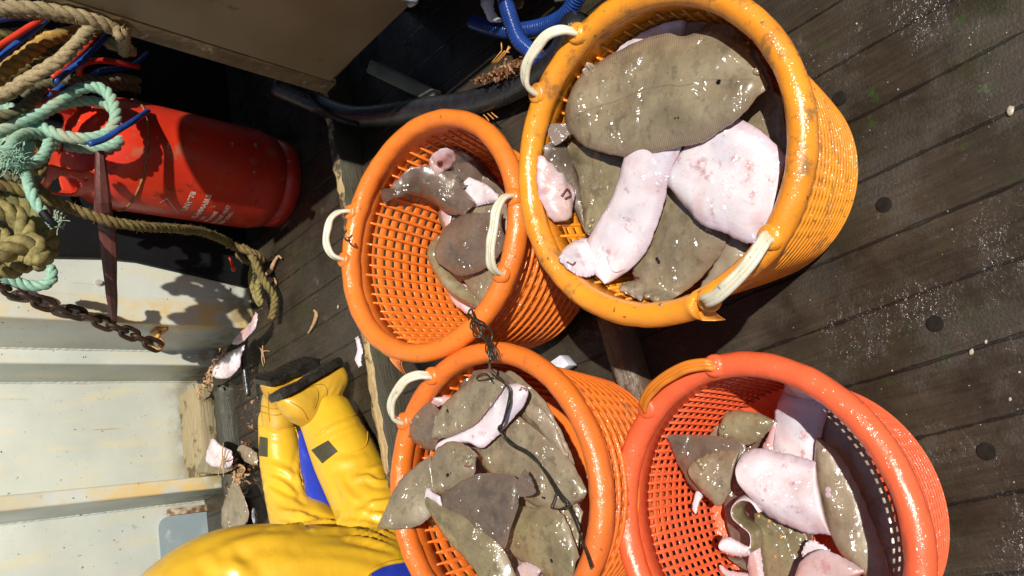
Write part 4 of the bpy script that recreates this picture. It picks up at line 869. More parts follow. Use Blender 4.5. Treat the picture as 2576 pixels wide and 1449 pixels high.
f = fish('UR', [(950, 1000), (940, 1080), (900, 1160), (840, 1250)], [(1050, 1050), (1040, 1120), (980, 1190), (890, 1260)], .30, 'pale', 'tan sole wedged by the lower ivory handle of the amber basket', .008)
f = fish('UR', [(170, 640), (190, 720), (235, 800), (290, 900), (345, 1000)], [(250, 625), (295, 690), (318, 790), (340, 900), (360, 1010)], .295, 'dark', 'dark grey folded sole at the left of the amber basket', .010)
f = fish('UR', [(270, 625), (315, 760), (335, 900), (352, 1010)], [(520, 670), (490, 830), (430, 965), (372, 1020)], .305, 'olive', 'olive sole left of the narrow white sole', .010); eyes(f, (374, 962), (362, 985), r=.0045)
f = fish('UR', [(148, 680), (138, 780), (158, 880), (212, 962)], [(182, 735), (240, 765), (293, 830), (288, 900)], .318, 'pink', 'pink white sole head with curled lips at the left rim', .018, lump=.012, taper=(1, 1)); mouth(f, [(240, 850), (262, 826), (275, 850), (255, 862)], .0025);
f = fish('UR', [(370, 1040), (300, 1055), (255, 1090), (243, 1118)], [(385, 1190), (330, 1195), (280, 1170), (250, 1140)], .30, 'white', 'short white sole head below the narrow white sole', .014); mouth(f, [(262, 1140), (285, 1150), (300, 1140)], .0016)
f = fish('UR', [(575, 1215), (540, 1222), (515, 1230), (488, 1246)], [(590, 1300), (560, 1292), (525, 1275), (492, 1256)], .285, 'pale', 'small pale sole snout by the brown eyed head', .008)
f = fish('UR', [(690, 790), (640, 950), (585, 1090), (552, 1180), (590, 1262), (648, 1318)], [(930, 960), (955, 1010), (945, 1060), (885, 1150), (800, 1240), (695, 1315)], [.31, .31, .31, .30, .295, .29], 'brown', 'brown sole head down with two bulging eyes and a black spot', .014)
eyes(f, (614, 1288), (655, 1308), r=.0065); spot(f, 655, 1130); mouth(f, [(545, 1185), (560, 1205), (580, 1212)], .0018)
f = fish('UR', [(695, 800), (765, 650), (865, 585), (985, 528), (1100, 580), (1212, 690)], [(690, 800), (765, 885), (850, 965), (945, 995), (1050, 1045), (1150, 1010)], .335, 'white', 'huge bright white sole belly up in the middle', .022, taper=(1, 0), rip=.0012)
f = fish('UR', [(620, 560), (530, 660), (485, 820), (400, 980), (362, 1065), (378, 1170), (432, 1232)], [(770, 600), (705, 740), (655, 920), (600, 1070), (555, 1140), (500, 1195), (448, 1232)], [.345, .345, .34, .33, .32, .31, .305], 'white', 'narrow white sole lying head down, left of the huge white one', .018, taper=(1, 1)); mouth(f, [(440, 1120), (465, 1175), (510, 1165)], .0012, 'f_pink')
f = fish('UR', [(250, 545), (265, 440), (330, 345), (450, 262), (580, 195), (700, 160), (760, 172), (880, 142), (1000, 195), (1085, 285), (1136, 378)], [(255, 560), (330, 625), (420, 655), (530, 672), (640, 650), (760, 625), (860, 600), (930, 555), (985, 528), (1060, 455), (1132, 388)], [.345]*6+[.35, .35, .345, .34, .34], 'brown', 'biggest brown sole lying across the top with a black spot', .020, zB=[.345]*4+[.355]*6+[.345], rip=.001)
fan(f, (262, 560), (180, 592), .040, 'dark', lift=-.002); spot(f, 915, 356, .007); eyes(f, (1094, 314), r=.006); spot(f, 735, 508, .003)

# ---- half full orange basket
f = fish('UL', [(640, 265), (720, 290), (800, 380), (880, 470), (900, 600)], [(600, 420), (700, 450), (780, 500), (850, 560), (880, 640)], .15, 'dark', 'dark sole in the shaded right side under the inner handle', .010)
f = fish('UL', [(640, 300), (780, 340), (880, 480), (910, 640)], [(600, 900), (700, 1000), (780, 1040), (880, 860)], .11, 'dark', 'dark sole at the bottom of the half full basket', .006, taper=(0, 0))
f = fish('UL', [(590, 960), (620, 1035), (680, 1095), (735, 1118)], [(690, 950), (745, 1000), (790, 1040), (800, 1060)], .14, 'white', 'white sole belly near the twine knot', .012)
f = fish('UL', [(560, 560), (600, 690), (650, 830), (700, 960), (765, 1065)], [(900, 500), (905, 640), (890, 800), (860, 930), (800, 1060)], [.16, .17, .18, .17, .16], 'brown', 'broad brown sole under the ivory inner handle', .014)
f = fish('UL', [(620, 380), (720, 405), (800, 440), (870, 492)], [(690, 560), (760, 540), (830, 530), (880, 530)], .185, 'white', 'pinkish white belly patch between two brown soles', .008, taper=(0, 0))
f = fish('UL', [(596, 680), (540, 712), (496, 775), (505, 850), (570, 960), (650, 1030), (750, 1085)], [(606, 700), (580, 745), (552, 800), (580, 862), (640, 935), (700, 990), (765, 1062)], .19, 'olive', 'olive sole curled up at its edge, left of the thick folded brown sole', .010, droop=.006)
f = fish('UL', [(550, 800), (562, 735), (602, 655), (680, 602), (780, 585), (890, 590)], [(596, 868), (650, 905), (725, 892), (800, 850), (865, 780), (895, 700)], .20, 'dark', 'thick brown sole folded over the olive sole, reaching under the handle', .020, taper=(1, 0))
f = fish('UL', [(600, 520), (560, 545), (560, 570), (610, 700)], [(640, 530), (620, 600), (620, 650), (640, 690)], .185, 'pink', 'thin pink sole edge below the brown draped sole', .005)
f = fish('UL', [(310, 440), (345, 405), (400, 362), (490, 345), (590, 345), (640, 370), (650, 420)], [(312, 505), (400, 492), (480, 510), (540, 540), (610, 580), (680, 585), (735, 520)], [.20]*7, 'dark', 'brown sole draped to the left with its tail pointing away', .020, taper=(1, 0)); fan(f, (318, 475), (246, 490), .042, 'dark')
f = fish('UL', [(512, 350), (520, 300), (560, 262), (600, 250), (645, 262)], [(560, 365), (600, 345), (630, 330), (650, 310), (655, 280)], .19, 'pink', 'pink gutted sole head with open mouth at the top', .020, lump=.014); mouth(f, [(545, 318), (562, 308), (560, 330), (548, 326)], .0032)

# ---- deep orange basket
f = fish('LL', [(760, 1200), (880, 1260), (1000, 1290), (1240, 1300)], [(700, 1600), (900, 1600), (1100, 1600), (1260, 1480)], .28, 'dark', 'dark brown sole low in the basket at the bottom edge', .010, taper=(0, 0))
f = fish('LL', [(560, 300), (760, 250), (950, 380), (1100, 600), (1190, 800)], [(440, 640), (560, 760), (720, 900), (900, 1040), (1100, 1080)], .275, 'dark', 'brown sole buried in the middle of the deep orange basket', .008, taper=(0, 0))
f = fish('LL', [(640, 880), (820, 900), (1000, 960), (1180, 980), (1270, 1080)], [(520, 1120), (640, 1320), (820, 1440), (1060, 1480), (1250, 1400)], .30, 'brown', 'broad brown sole buried below the tailed one', .008, taper=(0, 0))
f = fish('LL', [(820, 240), (950, 325), (1050, 425), (1125, 560), (1185, 700), (1215, 790)], [(780, 420), (900, 500), (980, 590), (1060, 690), (1130, 760), (1200, 800)], .305, 'brown', 'brown sole curving along the right wall of the basket', .012)
f = fish('LL', [(950, 420), (1040, 470), (1105, 560), (1160, 700)], [(1000, 560), (1040, 620), (1090, 690), (1170, 760)], .312, 'pale', 'pinkish grey sole with glinting skin near the right wall', .008)
f = fish('LL', [(1195, 1040), (1190, 1150), (1200, 1260), (1225, 1345)], [(1245, 1000), (1262, 1120), (1268, 1230), (1250, 1340)], .28, 'olive', 'narrow olive sole squeezed against the right wall', .012); eyes(f, (1212, 1255), (1232, 1300), r=.004)
f = fish('LL', [(640, 720), (740, 600), (850, 510), (930, 545), (1020, 620), (1110, 700), (1200, 790), (1270, 910)], [(645, 740), (720, 830), (850, 920), (960, 1005), (1090, 1045), (1190, 1025), (1240, 1010), (1272, 990)], .318, 'brown', 'large brown sole pointing right with its snout at the wall', .016); eyes(f, (1222, 962), r=.006); spot(f, 1035, 990, .004); mouth(f, [(1225, 1010), (1250, 1000), (1268, 992)], .0015)
f = fish('LL', [(870, 1030), (960, 1050), (1080, 1052), (1150, 1095), (1195, 1180), (1255, 1340)], [(770, 1290), (850, 1320), (930, 1380), (1020, 1420), (1150, 1500), (1240, 1470)], .322, 'olive', 'olive sole with ribbed fin, right of the tailed sole', .014, taper=(0, 0)); spot(f, 1078, 1358, .005)
f = fish('LL', [(890, 1380), (930, 1372), (980, 1385), (1015, 1405)], [(890, 1460), (930, 1470), (980, 1470), (1010, 1440)], .325, 'pink', 'scrap of pink sole flesh near the bottom of the basket', .006)
f = fish('LL', [(212, 520), (232, 470), (300, 432), (370, 428), (420, 470)], [(208, 545), (235, 620), (300, 668), (390, 700), (430, 620)], .352, 'dark', 'brown sole head hanging over the left rim, with two eyes', .018, free=True, taper=(1, 0)); eyes(f, (262, 488), (296, 515), (255, 540), r=.0042)
f = fish('LL', [(370, 440), (395, 400), (440, 390), (490, 395), (530, 420)], [(400, 460), (430, 440), (470, 430), (510, 430), (540, 440)], .33, 'pink', 'ragged pink fin edge behind the left brown head', .004)
f = fish('LL', [(600, 320), (615, 255), (660, 236), (740, 232), (815, 262)], [(620, 380), (680, 360), (740, 350), (800, 345), (860, 350)], .32, 'dark', 'dark sole end at the top under the twine', .008)
f = fish('LL', [(410, 705), (430, 660), (520, 610), (600, 560), (680, 490), (740, 400), (820, 325), (885, 312)], [(425, 712), (520, 670), (610, 665), (680, 690), (750, 630), (830, 545), (920, 440), (952, 370)], .345, 'white', 'slim white sole belly up with its head under the twine', .012); mouth(f, [(900, 352), (922, 345), (935, 358)], .0018); eyes(f, (910, 340), r=.003)
f = fish('LL', [(395, 610), (410, 500), (470, 410), (560, 330), (640, 262), (720, 250), (790, 300)], [(400, 640), (470, 625), (560, 585), (640, 535), (700, 460), (750, 400), (800, 330)], .358, 'brown', 'brown sole lying along the slim white sole, a dark spot on it', .014); spot(f, 466, 474, .005)
f = fish('LL', [(52, 1160), (100, 1055), (180, 905), (280, 810), (385, 742)], [(58, 1170), (180, 1172), (290, 1150), (370, 1085), (420, 980)], [.405, .40, .395, .38, .37], 'brown', 'brown sole with pointed end sticking out over the left rim', .016, free=True, taper=(1, 0))
f = fish('LL', [(360, 850), (400, 730), (440, 685), (500, 658), (580, 678), (642, 725)], [(370, 985), (450, 955), (530, 920), (590, 890), (630, 840), (642, 760)], .368, 'brown', 'brown sole head near the centre with a dark oblong spot', .018); eyes(f, (582, 770), (598, 742), r=.005); spot(f, 468, 850, .006); spot(f, 487, 843, .003); mouth(f, [(575, 800), (600, 800), (615, 785)], .0016)
f = fish('LL', [(900, 935), (860, 868), (760, 850), (650, 862), (540, 905), (420, 985)], [(890, 975), (885, 1050), (830, 1180), (770, 1290), (620, 1200), (450, 1070)], .372, 'dark', 'purple brown sole with a spread tail fin, in the middle', .016); fan(f, (895, 945), (975, 880), .045, 'dark')
f = fish('LL', [(345, 945), (350, 1040), (420, 1165), (520, 1285), (620, 1400), (700, 1540)], [(372, 950), (430, 1035), (560, 1105), (690, 1205), (790, 1310), (900, 1540)], [.385]*6, 'olive', 'long olive sole lying diagonally with a white curled edge', .016, zB=[.388, .385, .38, .38, .37, .36], taper=(1, 0)); 
f2 = fish('LL', [(335, 985), (340, 945), (355, 930), (372, 948)], [(352, 1010), (372, 1005), (395, 1010), (428, 1035)], .389, 'white', 'white curled snout at the tip of the long olive sole', .006)

# ---- coral basket
f = fish('LR', [(1140, 240), (1085, 400), (1062, 540), (1050, 690)], [(1420, 300), (1365, 470), (1330, 600), (1305, 760)], .10, 'white', 'white sole standing in the shaded upper side, dotted with light', .014, taper=(0, 0))
f = fish('LR', [(800, 600), (960, 520), (1100, 620), (1300, 700)], [(760, 1000), (800, 1200), (900, 1420), (1300, 1420)], .045, 'dark', 'dark sole at the bottom of the coral basket, mostly covered', .006, taper=(0, 0))
f = fish('LR', [(1060, 480), (1015, 590), (985, 660), (980, 720)], [(1075, 500), (1055, 600), (1050, 680), (1050, 720)], .105, 'pink', 'pink red strip of flesh left of the dotted white sole', .006)
f = fish('LR', [(690, 560), (720, 510), (745, 505), (770, 540)], [(690, 590), (720, 590), (750, 585), (775, 570)], .10, 'pale', 'small grey snout behind the two olive heads', .010)
f = fish('LR', [(735, 560), (750, 480), (790, 432), (880, 428), (970, 442), (1060, 480)], [(745, 590), (800, 600), (880, 628), (960, 600), (1020, 550), (1062, 490)], .12, 'olive', 'olive brown sole at the edge of the deep shade', .014); eyes(f, (768, 572), (752, 520), r=.005)
f = fish('LR', [(940, 990), (945, 1150), (960, 1300), (985, 1480)], [(1180, 1080), (1250, 1180), (1240, 1320), (1190, 1480)], .10, 'olive', 'green brown plaice with small orange spots', .010, under='white', taper=(0, 0))
blob(f, 'orange_spot', [(1033, 1088), (1107, 1190), (962, 1060), (988, 1190), (1068, 1308)], .0026, 'straw', .2)
f = fish('LR', [(900, 1290), (885, 1350), (890, 1420), (900, 1500)], [(950, 1200), (965, 1300), (975, 1400), (985, 1500)], .11, 'pink', 'pink flesh strip left of the green plaice', .008)
f = fish('LR', [(1400, 380), (1550, 560), (1680, 800), (1780, 1050), (1840, 1300), (1865, 1520)], [(1310, 560), (1400, 760), (1480, 950), (1560, 1150), (1650, 1380), (1680, 1520)], .085, 'pale', 'pale brown filler sole added against the right inner wall to deepen its shade', .006, zB=.09, taper=(0, 0))  # filler sole added to darken the wall; paler skin stands for bounce light
f = fish('LR', [(720, 1365), (760, 1395), (840, 1410), (930, 1425)], [(715, 1400), (760, 1440), (840, 1470), (930, 1480)], .10, 'pink', 'pink grey scrap at the bottom left of the coral basket', .006)
f = fish('LR', [(770, 1300), (810, 1320), (850, 1330), (885, 1350)], [(790, 1330), (830, 1370), (860, 1390), (890, 1400)], .095, 'dark', 'dark folded sole edge below the white curl', .008)
f = fish('LR', [(420, 575), (480, 572), (600, 572), (740, 588), (880, 640)], [(425, 600), (460, 700), (510, 800), (560, 870), (620, 900)], .135, 'dark', 'brown sole with a pointed tip on the left mesh', .010)
f = fish('LR', [(552, 770), (575, 725), (640, 695), (740, 672), (850, 668)], [(560, 815), (600, 880), (680, 960), (735, 990), (800, 900)], .150, 'brown', 'brown sole head with warty eyes, lower of the pair', .016, taper=(1, 0)); eyes(f, (612, 742), (630, 768), (598, 725), r=.005)
mb = MB()
f = fish('LR', [(590, 905), (570, 970), (565, 1020), (585, 1048)], [(635, 920), (610, 970), (595, 1020), (588, 1048)], .12, 'white', 'thin white fin dangling under the warty brown head', .003)
f = fish('LR', [(1320, 590), (1305, 700), (1310, 850), (1360, 1000), (1400, 1130), (1455, 1260), (1570, 1380), (1680, 1500)], [(1345, 600), (1450, 690), (1560, 880), (1640, 1080), (1715, 1260), (1750, 1380), (1770, 1440), (1790, 1500)], .115, 'pale', 'long pale brown sole along the right inner wall', .014, taper=(1, 0)); blob(f, 'blood_mark', [(1385, 905), (1390, 935)], .0045, 'f_pink', .12, .05)
f = fish('LR', [(845, 800), (862, 700), (960, 662), (1060, 680), (1200, 712), (1312, 745)], [(858, 830), (905, 935), (965, 1005), (1060, 1075), (1240, 1145), (1405, 1160)], .145, 'white', 'broad pinkish white sole belly in the middle of the coral basket', .030, taper=(1, 0), rip=.001)
f = fish('LR', [(1240, 1250), (1280, 1210), (1330, 1220), (1400, 1262)], [(1260, 1330), (1310, 1310), (1360, 1290), (1400, 1275)], .125, 'white', 'white rayed fin standing above the pinkish lower sole', .004, rip=.0022)
f = fish('LR', [(1170, 1480), (1225, 1345), (1330, 1275), (1430, 1290), (1610, 1385)], [(1200, 1560), (1300, 1540), (1400, 1520), (1480, 1480), (1615, 1395)], .14, 'pink', 'pinkish white sole at the bottom edge of the picture', .016)
# curled sole seen on edge
def ribbon(bk, path, z, wd, label, mats=('f_white', 'f_olive')):
    b = BK[bk]; Q = crom(np.array(conv(path, bk)), 60); C = np.array([place(b, x, y, z) for x, y in Q]); t, X, Y = frames(C)
    axis = unit(b.az*.95-unit((C.mean(0)-O))*.35); nrm = np.cross(t, axis); nrm /= np.linalg.norm(nrm, axis=1)[:, None]; v = []; m = 9; uv = []
    for i in range(60):
        tp = min(1, .35+i/12, .4+(59-i)/8)
        for j in range(m): s_ = j/(m-1); v.append(C[i]-axis*wd*(1-s_)*tp+nrm[i]*(.007*math.sin(s_*np.pi)*tp)); uv.append((i/59, .5+.42*s_))
        for j in range(m): s_ = 1-j/(m-1); v.append(C[i]-axis*wd*(1-s_)*tp-nrm[i]*(.005*math.sin(s_*np.pi)*tp+.0012)); uv.append((i/59, .5+.42*s_))
    k = 2*m; F = []; mi = []
    for i in range(59):
        for j in range(k): F.append((i*k+j, i*k+(j+1) % k, (i+1)*k+(j+1) % k, (i+1)*k+j)); mi.append(0 if j < m else 1)
    F += [tuple(range(k))[::-1], tuple(range(59*k, 60*k))]; mi += [0, 0]
    o = add('flatfish', v, F, [M[x] for x in mats], None, True, mi, uv); tag(o, label, 'fish', GRP[bk])
    bmx = bmesh.new(); bmx.from_mesh(o.data); bmesh.ops.recalc_face_normals(bmx, faces=bmx.faces); bmx.to_mesh(o.data); bmx.free()
ribbon('LR', [(965, 1040), (915, 975), (850, 965), (800, 1010), (800, 1070), (850, 1120), (905, 1170), (910, 1240), (880, 1290)], .150, .055, 'white sole curled in an S shape, seen on edge', ('f_white', 'f_olive'))
f = fish('LR', [(718, 1250), (740, 1200), (790, 1195), (850, 1230)], [(725, 1272), (780, 1295), (840, 1308), (900, 1300)], .155, 'white', 'white snout at the end of the S curled sole', .014)

# ================================================================== PERSON (kneeling, seen from behind and above)
from mathutils.bvhtree import BVHTree
def voxel(mb, size, smooth=6):
    me = bpy.data.meshes.new('tmp'); me.from_pydata([tuple(map(float, v)) for v in mb.v], [], mb.f); o = bpy.data.objects.new('tmp', me); col.objects.link(o)
    m = o.modifiers.new('r', 'REMESH'); m.mode = 'VOXEL'; m.voxel_size = size
    m2 = o.modifiers.new('s', 'SMOOTH'); m2.iterations = smooth; m2.factor = .5
    bpy.context.view_layer.update(); e = o.evaluated_get(bpy.context.evaluated_depsgraph_get()); d = bpy.data.meshes.new_from_object(e)
    v = np.zeros(len(d.vertices)*3); d.vertices.foreach_get('co', v); v = v.reshape(-1, 3); nr = np.array([q.normal[:] for q in d.vertices]); f = [tuple(p.vertices) for p in d.polygons]
    bpy.data.objects.remove(o); return v, nr, f
def limb(mb, pts, r, n=26, k=18, sy=1.0, upv=None):
    P = crom(pts, n); R = np.interp(np.linspace(0, 1, n), np.linspace(0, 1, len(r)), r); mb.tube(P, R, k, sy=sy, upv=upv)
    for p, q in ((P[0], R[0]), (P[-1], R[-1])):
        v, f = lathe([(.02*q, q), (.5*q, .866*q), (.866*q, .5*q), (q, 0), (.866*q, -.5*q), (.5*q, -.866*q), (.02*q, -q)], 14); mb.put(np.array(v)+p, f+[tuple(range(14))[::-1], tuple(range(84, 98))])
k2 = at(1005, 1440, .11); nK2 = N@k2; k1 = at(830, 1405, .11); nK1 = N@k1
hipc = atn(470, 1640, (nK1+nK2)/2); up = np.array([0, 0, 1.])
pr = empty('person', np.array([hipc[0], hipc[1], 0]), 'person kneeling in yellow oilskin trousers with blue panels and yellow boots', 'person')
mb = MB()
limb(mb, [at(824, 1052, .095), at(850, 1110, .092), at(890, 1195, .092), at(945, 1310, .10), k2], [.078, .086, .088, .095, .105], sy=.95)
limb(mb, [at(695, 1052, .085), at(702, 1110, .085), at(712, 1180, .085), at(745, 1290, .095), k1], [.056, .064, .070, .090, .10])
limb(mb, [k2, atn(890, 1478, nK2), atn(750, 1482, nK2+.02), atn(610, 1505, nK2+.06), atn(500, 1575, nK2+.10), hipc+N*-.07], [.105, .122, .130, .142, .155, .165])
limb(mb, [k1, atn(730, 1450, nK1), atn(600, 1510, nK1-.03), atn(500, 1590, nK1-.06), hipc+N*.08], [.10, .115, .125, .14, .16])
tor = -T*.25
limb(mb, [hipc-N*.06, hipc+N*.06], [.165, .165], 6)
sh = hipc+up*.46+tor; limb(mb, [hipc, hipc+up*.2+tor*.35, sh-up*.05], [.165, .16, .15]); limb(mb, [sh-N*.16, sh+N*.16], [.07, .07], 8); limb(mb, [sh, sh+up*.12+tor*.1], [.06, .055], 6)
hd_ = sh+up*.215+tor*.2; limb(mb, [hd_-up*.03, hd_+up*.045], [.082, .09], 8)
for sg in (-1, 1): limb(mb, [sh+N*sg*.18, sh+N*sg*.23-up*.24-T*.08, sh+N*sg*.16-up*.34-T*.32], [.062, .05, .04], 20)
V, NR, Fc = voxel(mb, .0085, 7)
def pix(P): c = (RW.T@(np.atleast_2d(P)-O).T).T; return np.array([CX, CY])+FPX*c[:, :2]/c[:, 2:]
# oilskin folds: creases and ridges laid over the surface
tree0 = BVHTree.FromPolygons([Vector(v) for v in V], Fc)
def onbody(pts, n=26):
    P = []
    for q in crom(np.array(pts, float), n):
        h = tree0.ray_cast(Vector(O), Vector(unit(ray(*q))))
        if h[0] is not None: P.append(np.array(h[0]))
    return np.array(P)
D = np.zeros(len(V)); hit = pv_ = pix(V); fol = []
for pts, amp, wd in [
    ([(1000, 1348), (930, 1328), (850, 1316), (760, 1318), (690, 1326)], .010, .010), ([(1000, 1362), (930, 1344), (860, 1334), (790, 1332)], .009, .009), ([(1000, 1378), (940, 1362), (880, 1350)], .009, .010),
    ([(998, 1335), (930, 1316), (880, 1310)], .008, .007), ([(1000, 1398), (920, 1385), (840, 1376), (760, 1378)], .006, .012), ([(940, 1420), (860, 1408), (780, 1412), (700, 1430)], .006, .016),
    ([(560, 1400), (590, 1425), (620, 1449)], .008, .014), ([(520, 1400), (545, 1430), (560, 1460)], .006, .012), ([(700, 1345), (620, 1362), (540, 1392)], .005, .016),
    ([(650, 1196), (690, 1206), (722, 1226), (745, 1252)], .011, .009), ([(648, 1220), (690, 1240), (730, 1262), (770, 1290)], .012, .010), ([(650, 1248), (700, 1270), (760, 1298), (820, 1312)], .012, .009),
    ([(658, 1275), (720, 1292), (790, 1308)], .011, .008), ([(655, 1170), (690, 1176), (730, 1190), (752, 1210)], .007, .010), ([(756, 1130), (750, 1180), (758, 1232), (775, 1272)], .007, .006),
    ([(930, 1188), (955, 1176), (985, 1172)], .008, .010), ([(890, 1205), (925, 1200), (950, 1212), (985, 1210)], .010, .008), ([(850, 1200), (870, 1240), (900, 1268)], .009, .010), ([(905, 1290), (935, 1270), (975, 1262), (1000, 1250)], .012, .009),
    ([(880, 1290), (930, 1296), (985, 1290)], .011, .010), ([(960, 1318), (985, 1290), (1000, 1270)], .009, .008), ([(835, 1165), (880, 1160), (915, 1150)], .005, .012), ([(800, 1100), (850, 1072), (915, 1052)], .006, .007),
    ([(806, 1112), (860, 1084), (900, 1072)], .004, .006), ([(652, 1085), (695, 1092), (742, 1086)], .005, .007)]:
    P = onbody(pts)
    if len(P) < 3: continue
    d2 = ((V[:, None]-P[None])**2).sum(2); i = d2.argmin(1); d = np.sqrt(d2[np.arange(len(V)), i]); x = i/(len(P)-1); env = np.clip(np.sin(np.pi*np.clip(x, .04, .96)), 0, 1)**.5
    D += amp*(.75 if pts[0][1] < 1310 else 1)*env*(np.exp(-(d/wd)**2)-.55*np.exp(-((d-wd*2.0)/(wd*.9))**2))
low = np.array([mnoise.noise(Vector(p*5))*.006 if True else 0 for p in map(Vector, V)])
V = V+NR*(D+low)[:, None]
def inpoly(x, y, P):
    c = False; j = len(P)-1
    for i in range(len(P)):
        if (P[i][1] > y) != (P[j][1] > y) and x < (P[j][0]-P[i][0])*(y-P[i][1])/(P[j][1]-P[i][1])+P[i][0]: c = not c
        j = i
    return c
cen = np.array([V[list(f)].mean(0) for f in Fc]); cp_ = pix(cen); hz = sh[2]+.10
pan = [(915, 1470), (935, 1436), (975, 1418), (1060, 1404), (1080, 1600), (915, 1600)]
mi = [1 if inpoly(*q, pan) else (2 if c[2] > hz else (1 if c[2] > hipc[2]+.18 else 0)) for q, c in zip(cp_, cen)]
M['skin'] = simple('face_skin', (.55, .33, .24), (.48, .27, .19), 20, .5)
body = add('body', V, Fc, [M['yellow'], M['blue'], M['skin']], pr, True, mi)
tree = BVHTree.FromPolygons([Vector(v) for v in V], Fc)
def drape(name, quad, mat, lift=.0025, n=14, th=.0015, big=.03):
    a, b, c, d = map(np.array, quad); g = []; ok = np.zeros((n+1, n+1), bool); pts = np.zeros((n+1, n+1, 3))
    for i in range(n+1):
        for j in range(n+1):
            s_, t_ = i/n, j/n; q = (a*(1-s_)+b*s_)*(1-t_)+(d*(1-s_)+c*s_)*t_; dr = unit(ray(*q)); h = tree.ray_cast(Vector(O), Vector(dr))
            if h[0] is not None: pts[i, j] = np.array(h[0])+np.array(h[1])*lift; ok[i, j] = True
    F = []
    for i in range(n):
        for j in range(n):
            w4 = [(i, j), (i+1, j), (i+1, j+1), (i, j+1)]
            if all(ok[x] for x in w4) and max(np.linalg.norm(pts[w4[q]]-pts[w4[q-1]]) for q in range(4)) < .012: F.append(tuple(x*(n+1)+y for x, y in w4))
    if F: add(name, pts.reshape(-1, 3), F, M[mat], pr)
drape('reflective_patch', [(785, 1132), (826, 1108), (850, 1136), (812, 1166)], 'patch')
drape('reflective_patch', [(655, 1098), (674, 1102), (674, 1150), (652, 1146)], 'patch')
drape('reflective_patch', [(915, 1052), (934, 1058), (950, 1098), (930, 1085)], 'patch')
# blue inner leg panel between the shins
mb = MB(); Q = crom([at(762, 1085, .05), at(775, 1150, .055), at(800, 1220, .055), at(832, 1300, .06), at(870, 1360, .07)], 24); wr = np.interp(np.linspace(0, 1, 24), [0, .3, .7, 1], [.012, .030, .048, .06]); mb.tube(Q, wr, 16, sy=.8)
o = mb.build('inner_leg_panel', M['blue'], pr)
for vtx in o.data.vertices: p = vtx.co; vtx.co = p+Vector((0, 0, 1))*(.010*mnoise.noise(p*22))
# seams on the trousers: thin raised welts
def welt(pts, r=.0022):
    mb = MB(); P = []
    for q in crom(np.array(pts, float), 40):
        h = tree.ray_cast(Vector(O), Vector(unit(ray(*q))))
        if h[0] is not None and (not P or np.linalg.norm(np.array(h[0])-P[-1]) < .05): P.append(np.array(h[0])+np.array(h[1])*.0006)
    if len(P) > 3: mb.tube(P, r, 6); mb.build('seam', M['yellow'], pr)
welt([(905, 1475), (918, 1455), (935, 1436), (975, 1418), (1020, 1410)], .005); welt([(742, 1075), (752, 1110), (755, 1170), (762, 1220)]); welt([(795, 1098), (850, 1060), (905, 1040)]); welt([(652, 1072), (690, 1082), (742, 1078)]); welt([(880, 1140), (920, 1120), (925, 1060)], .0016)
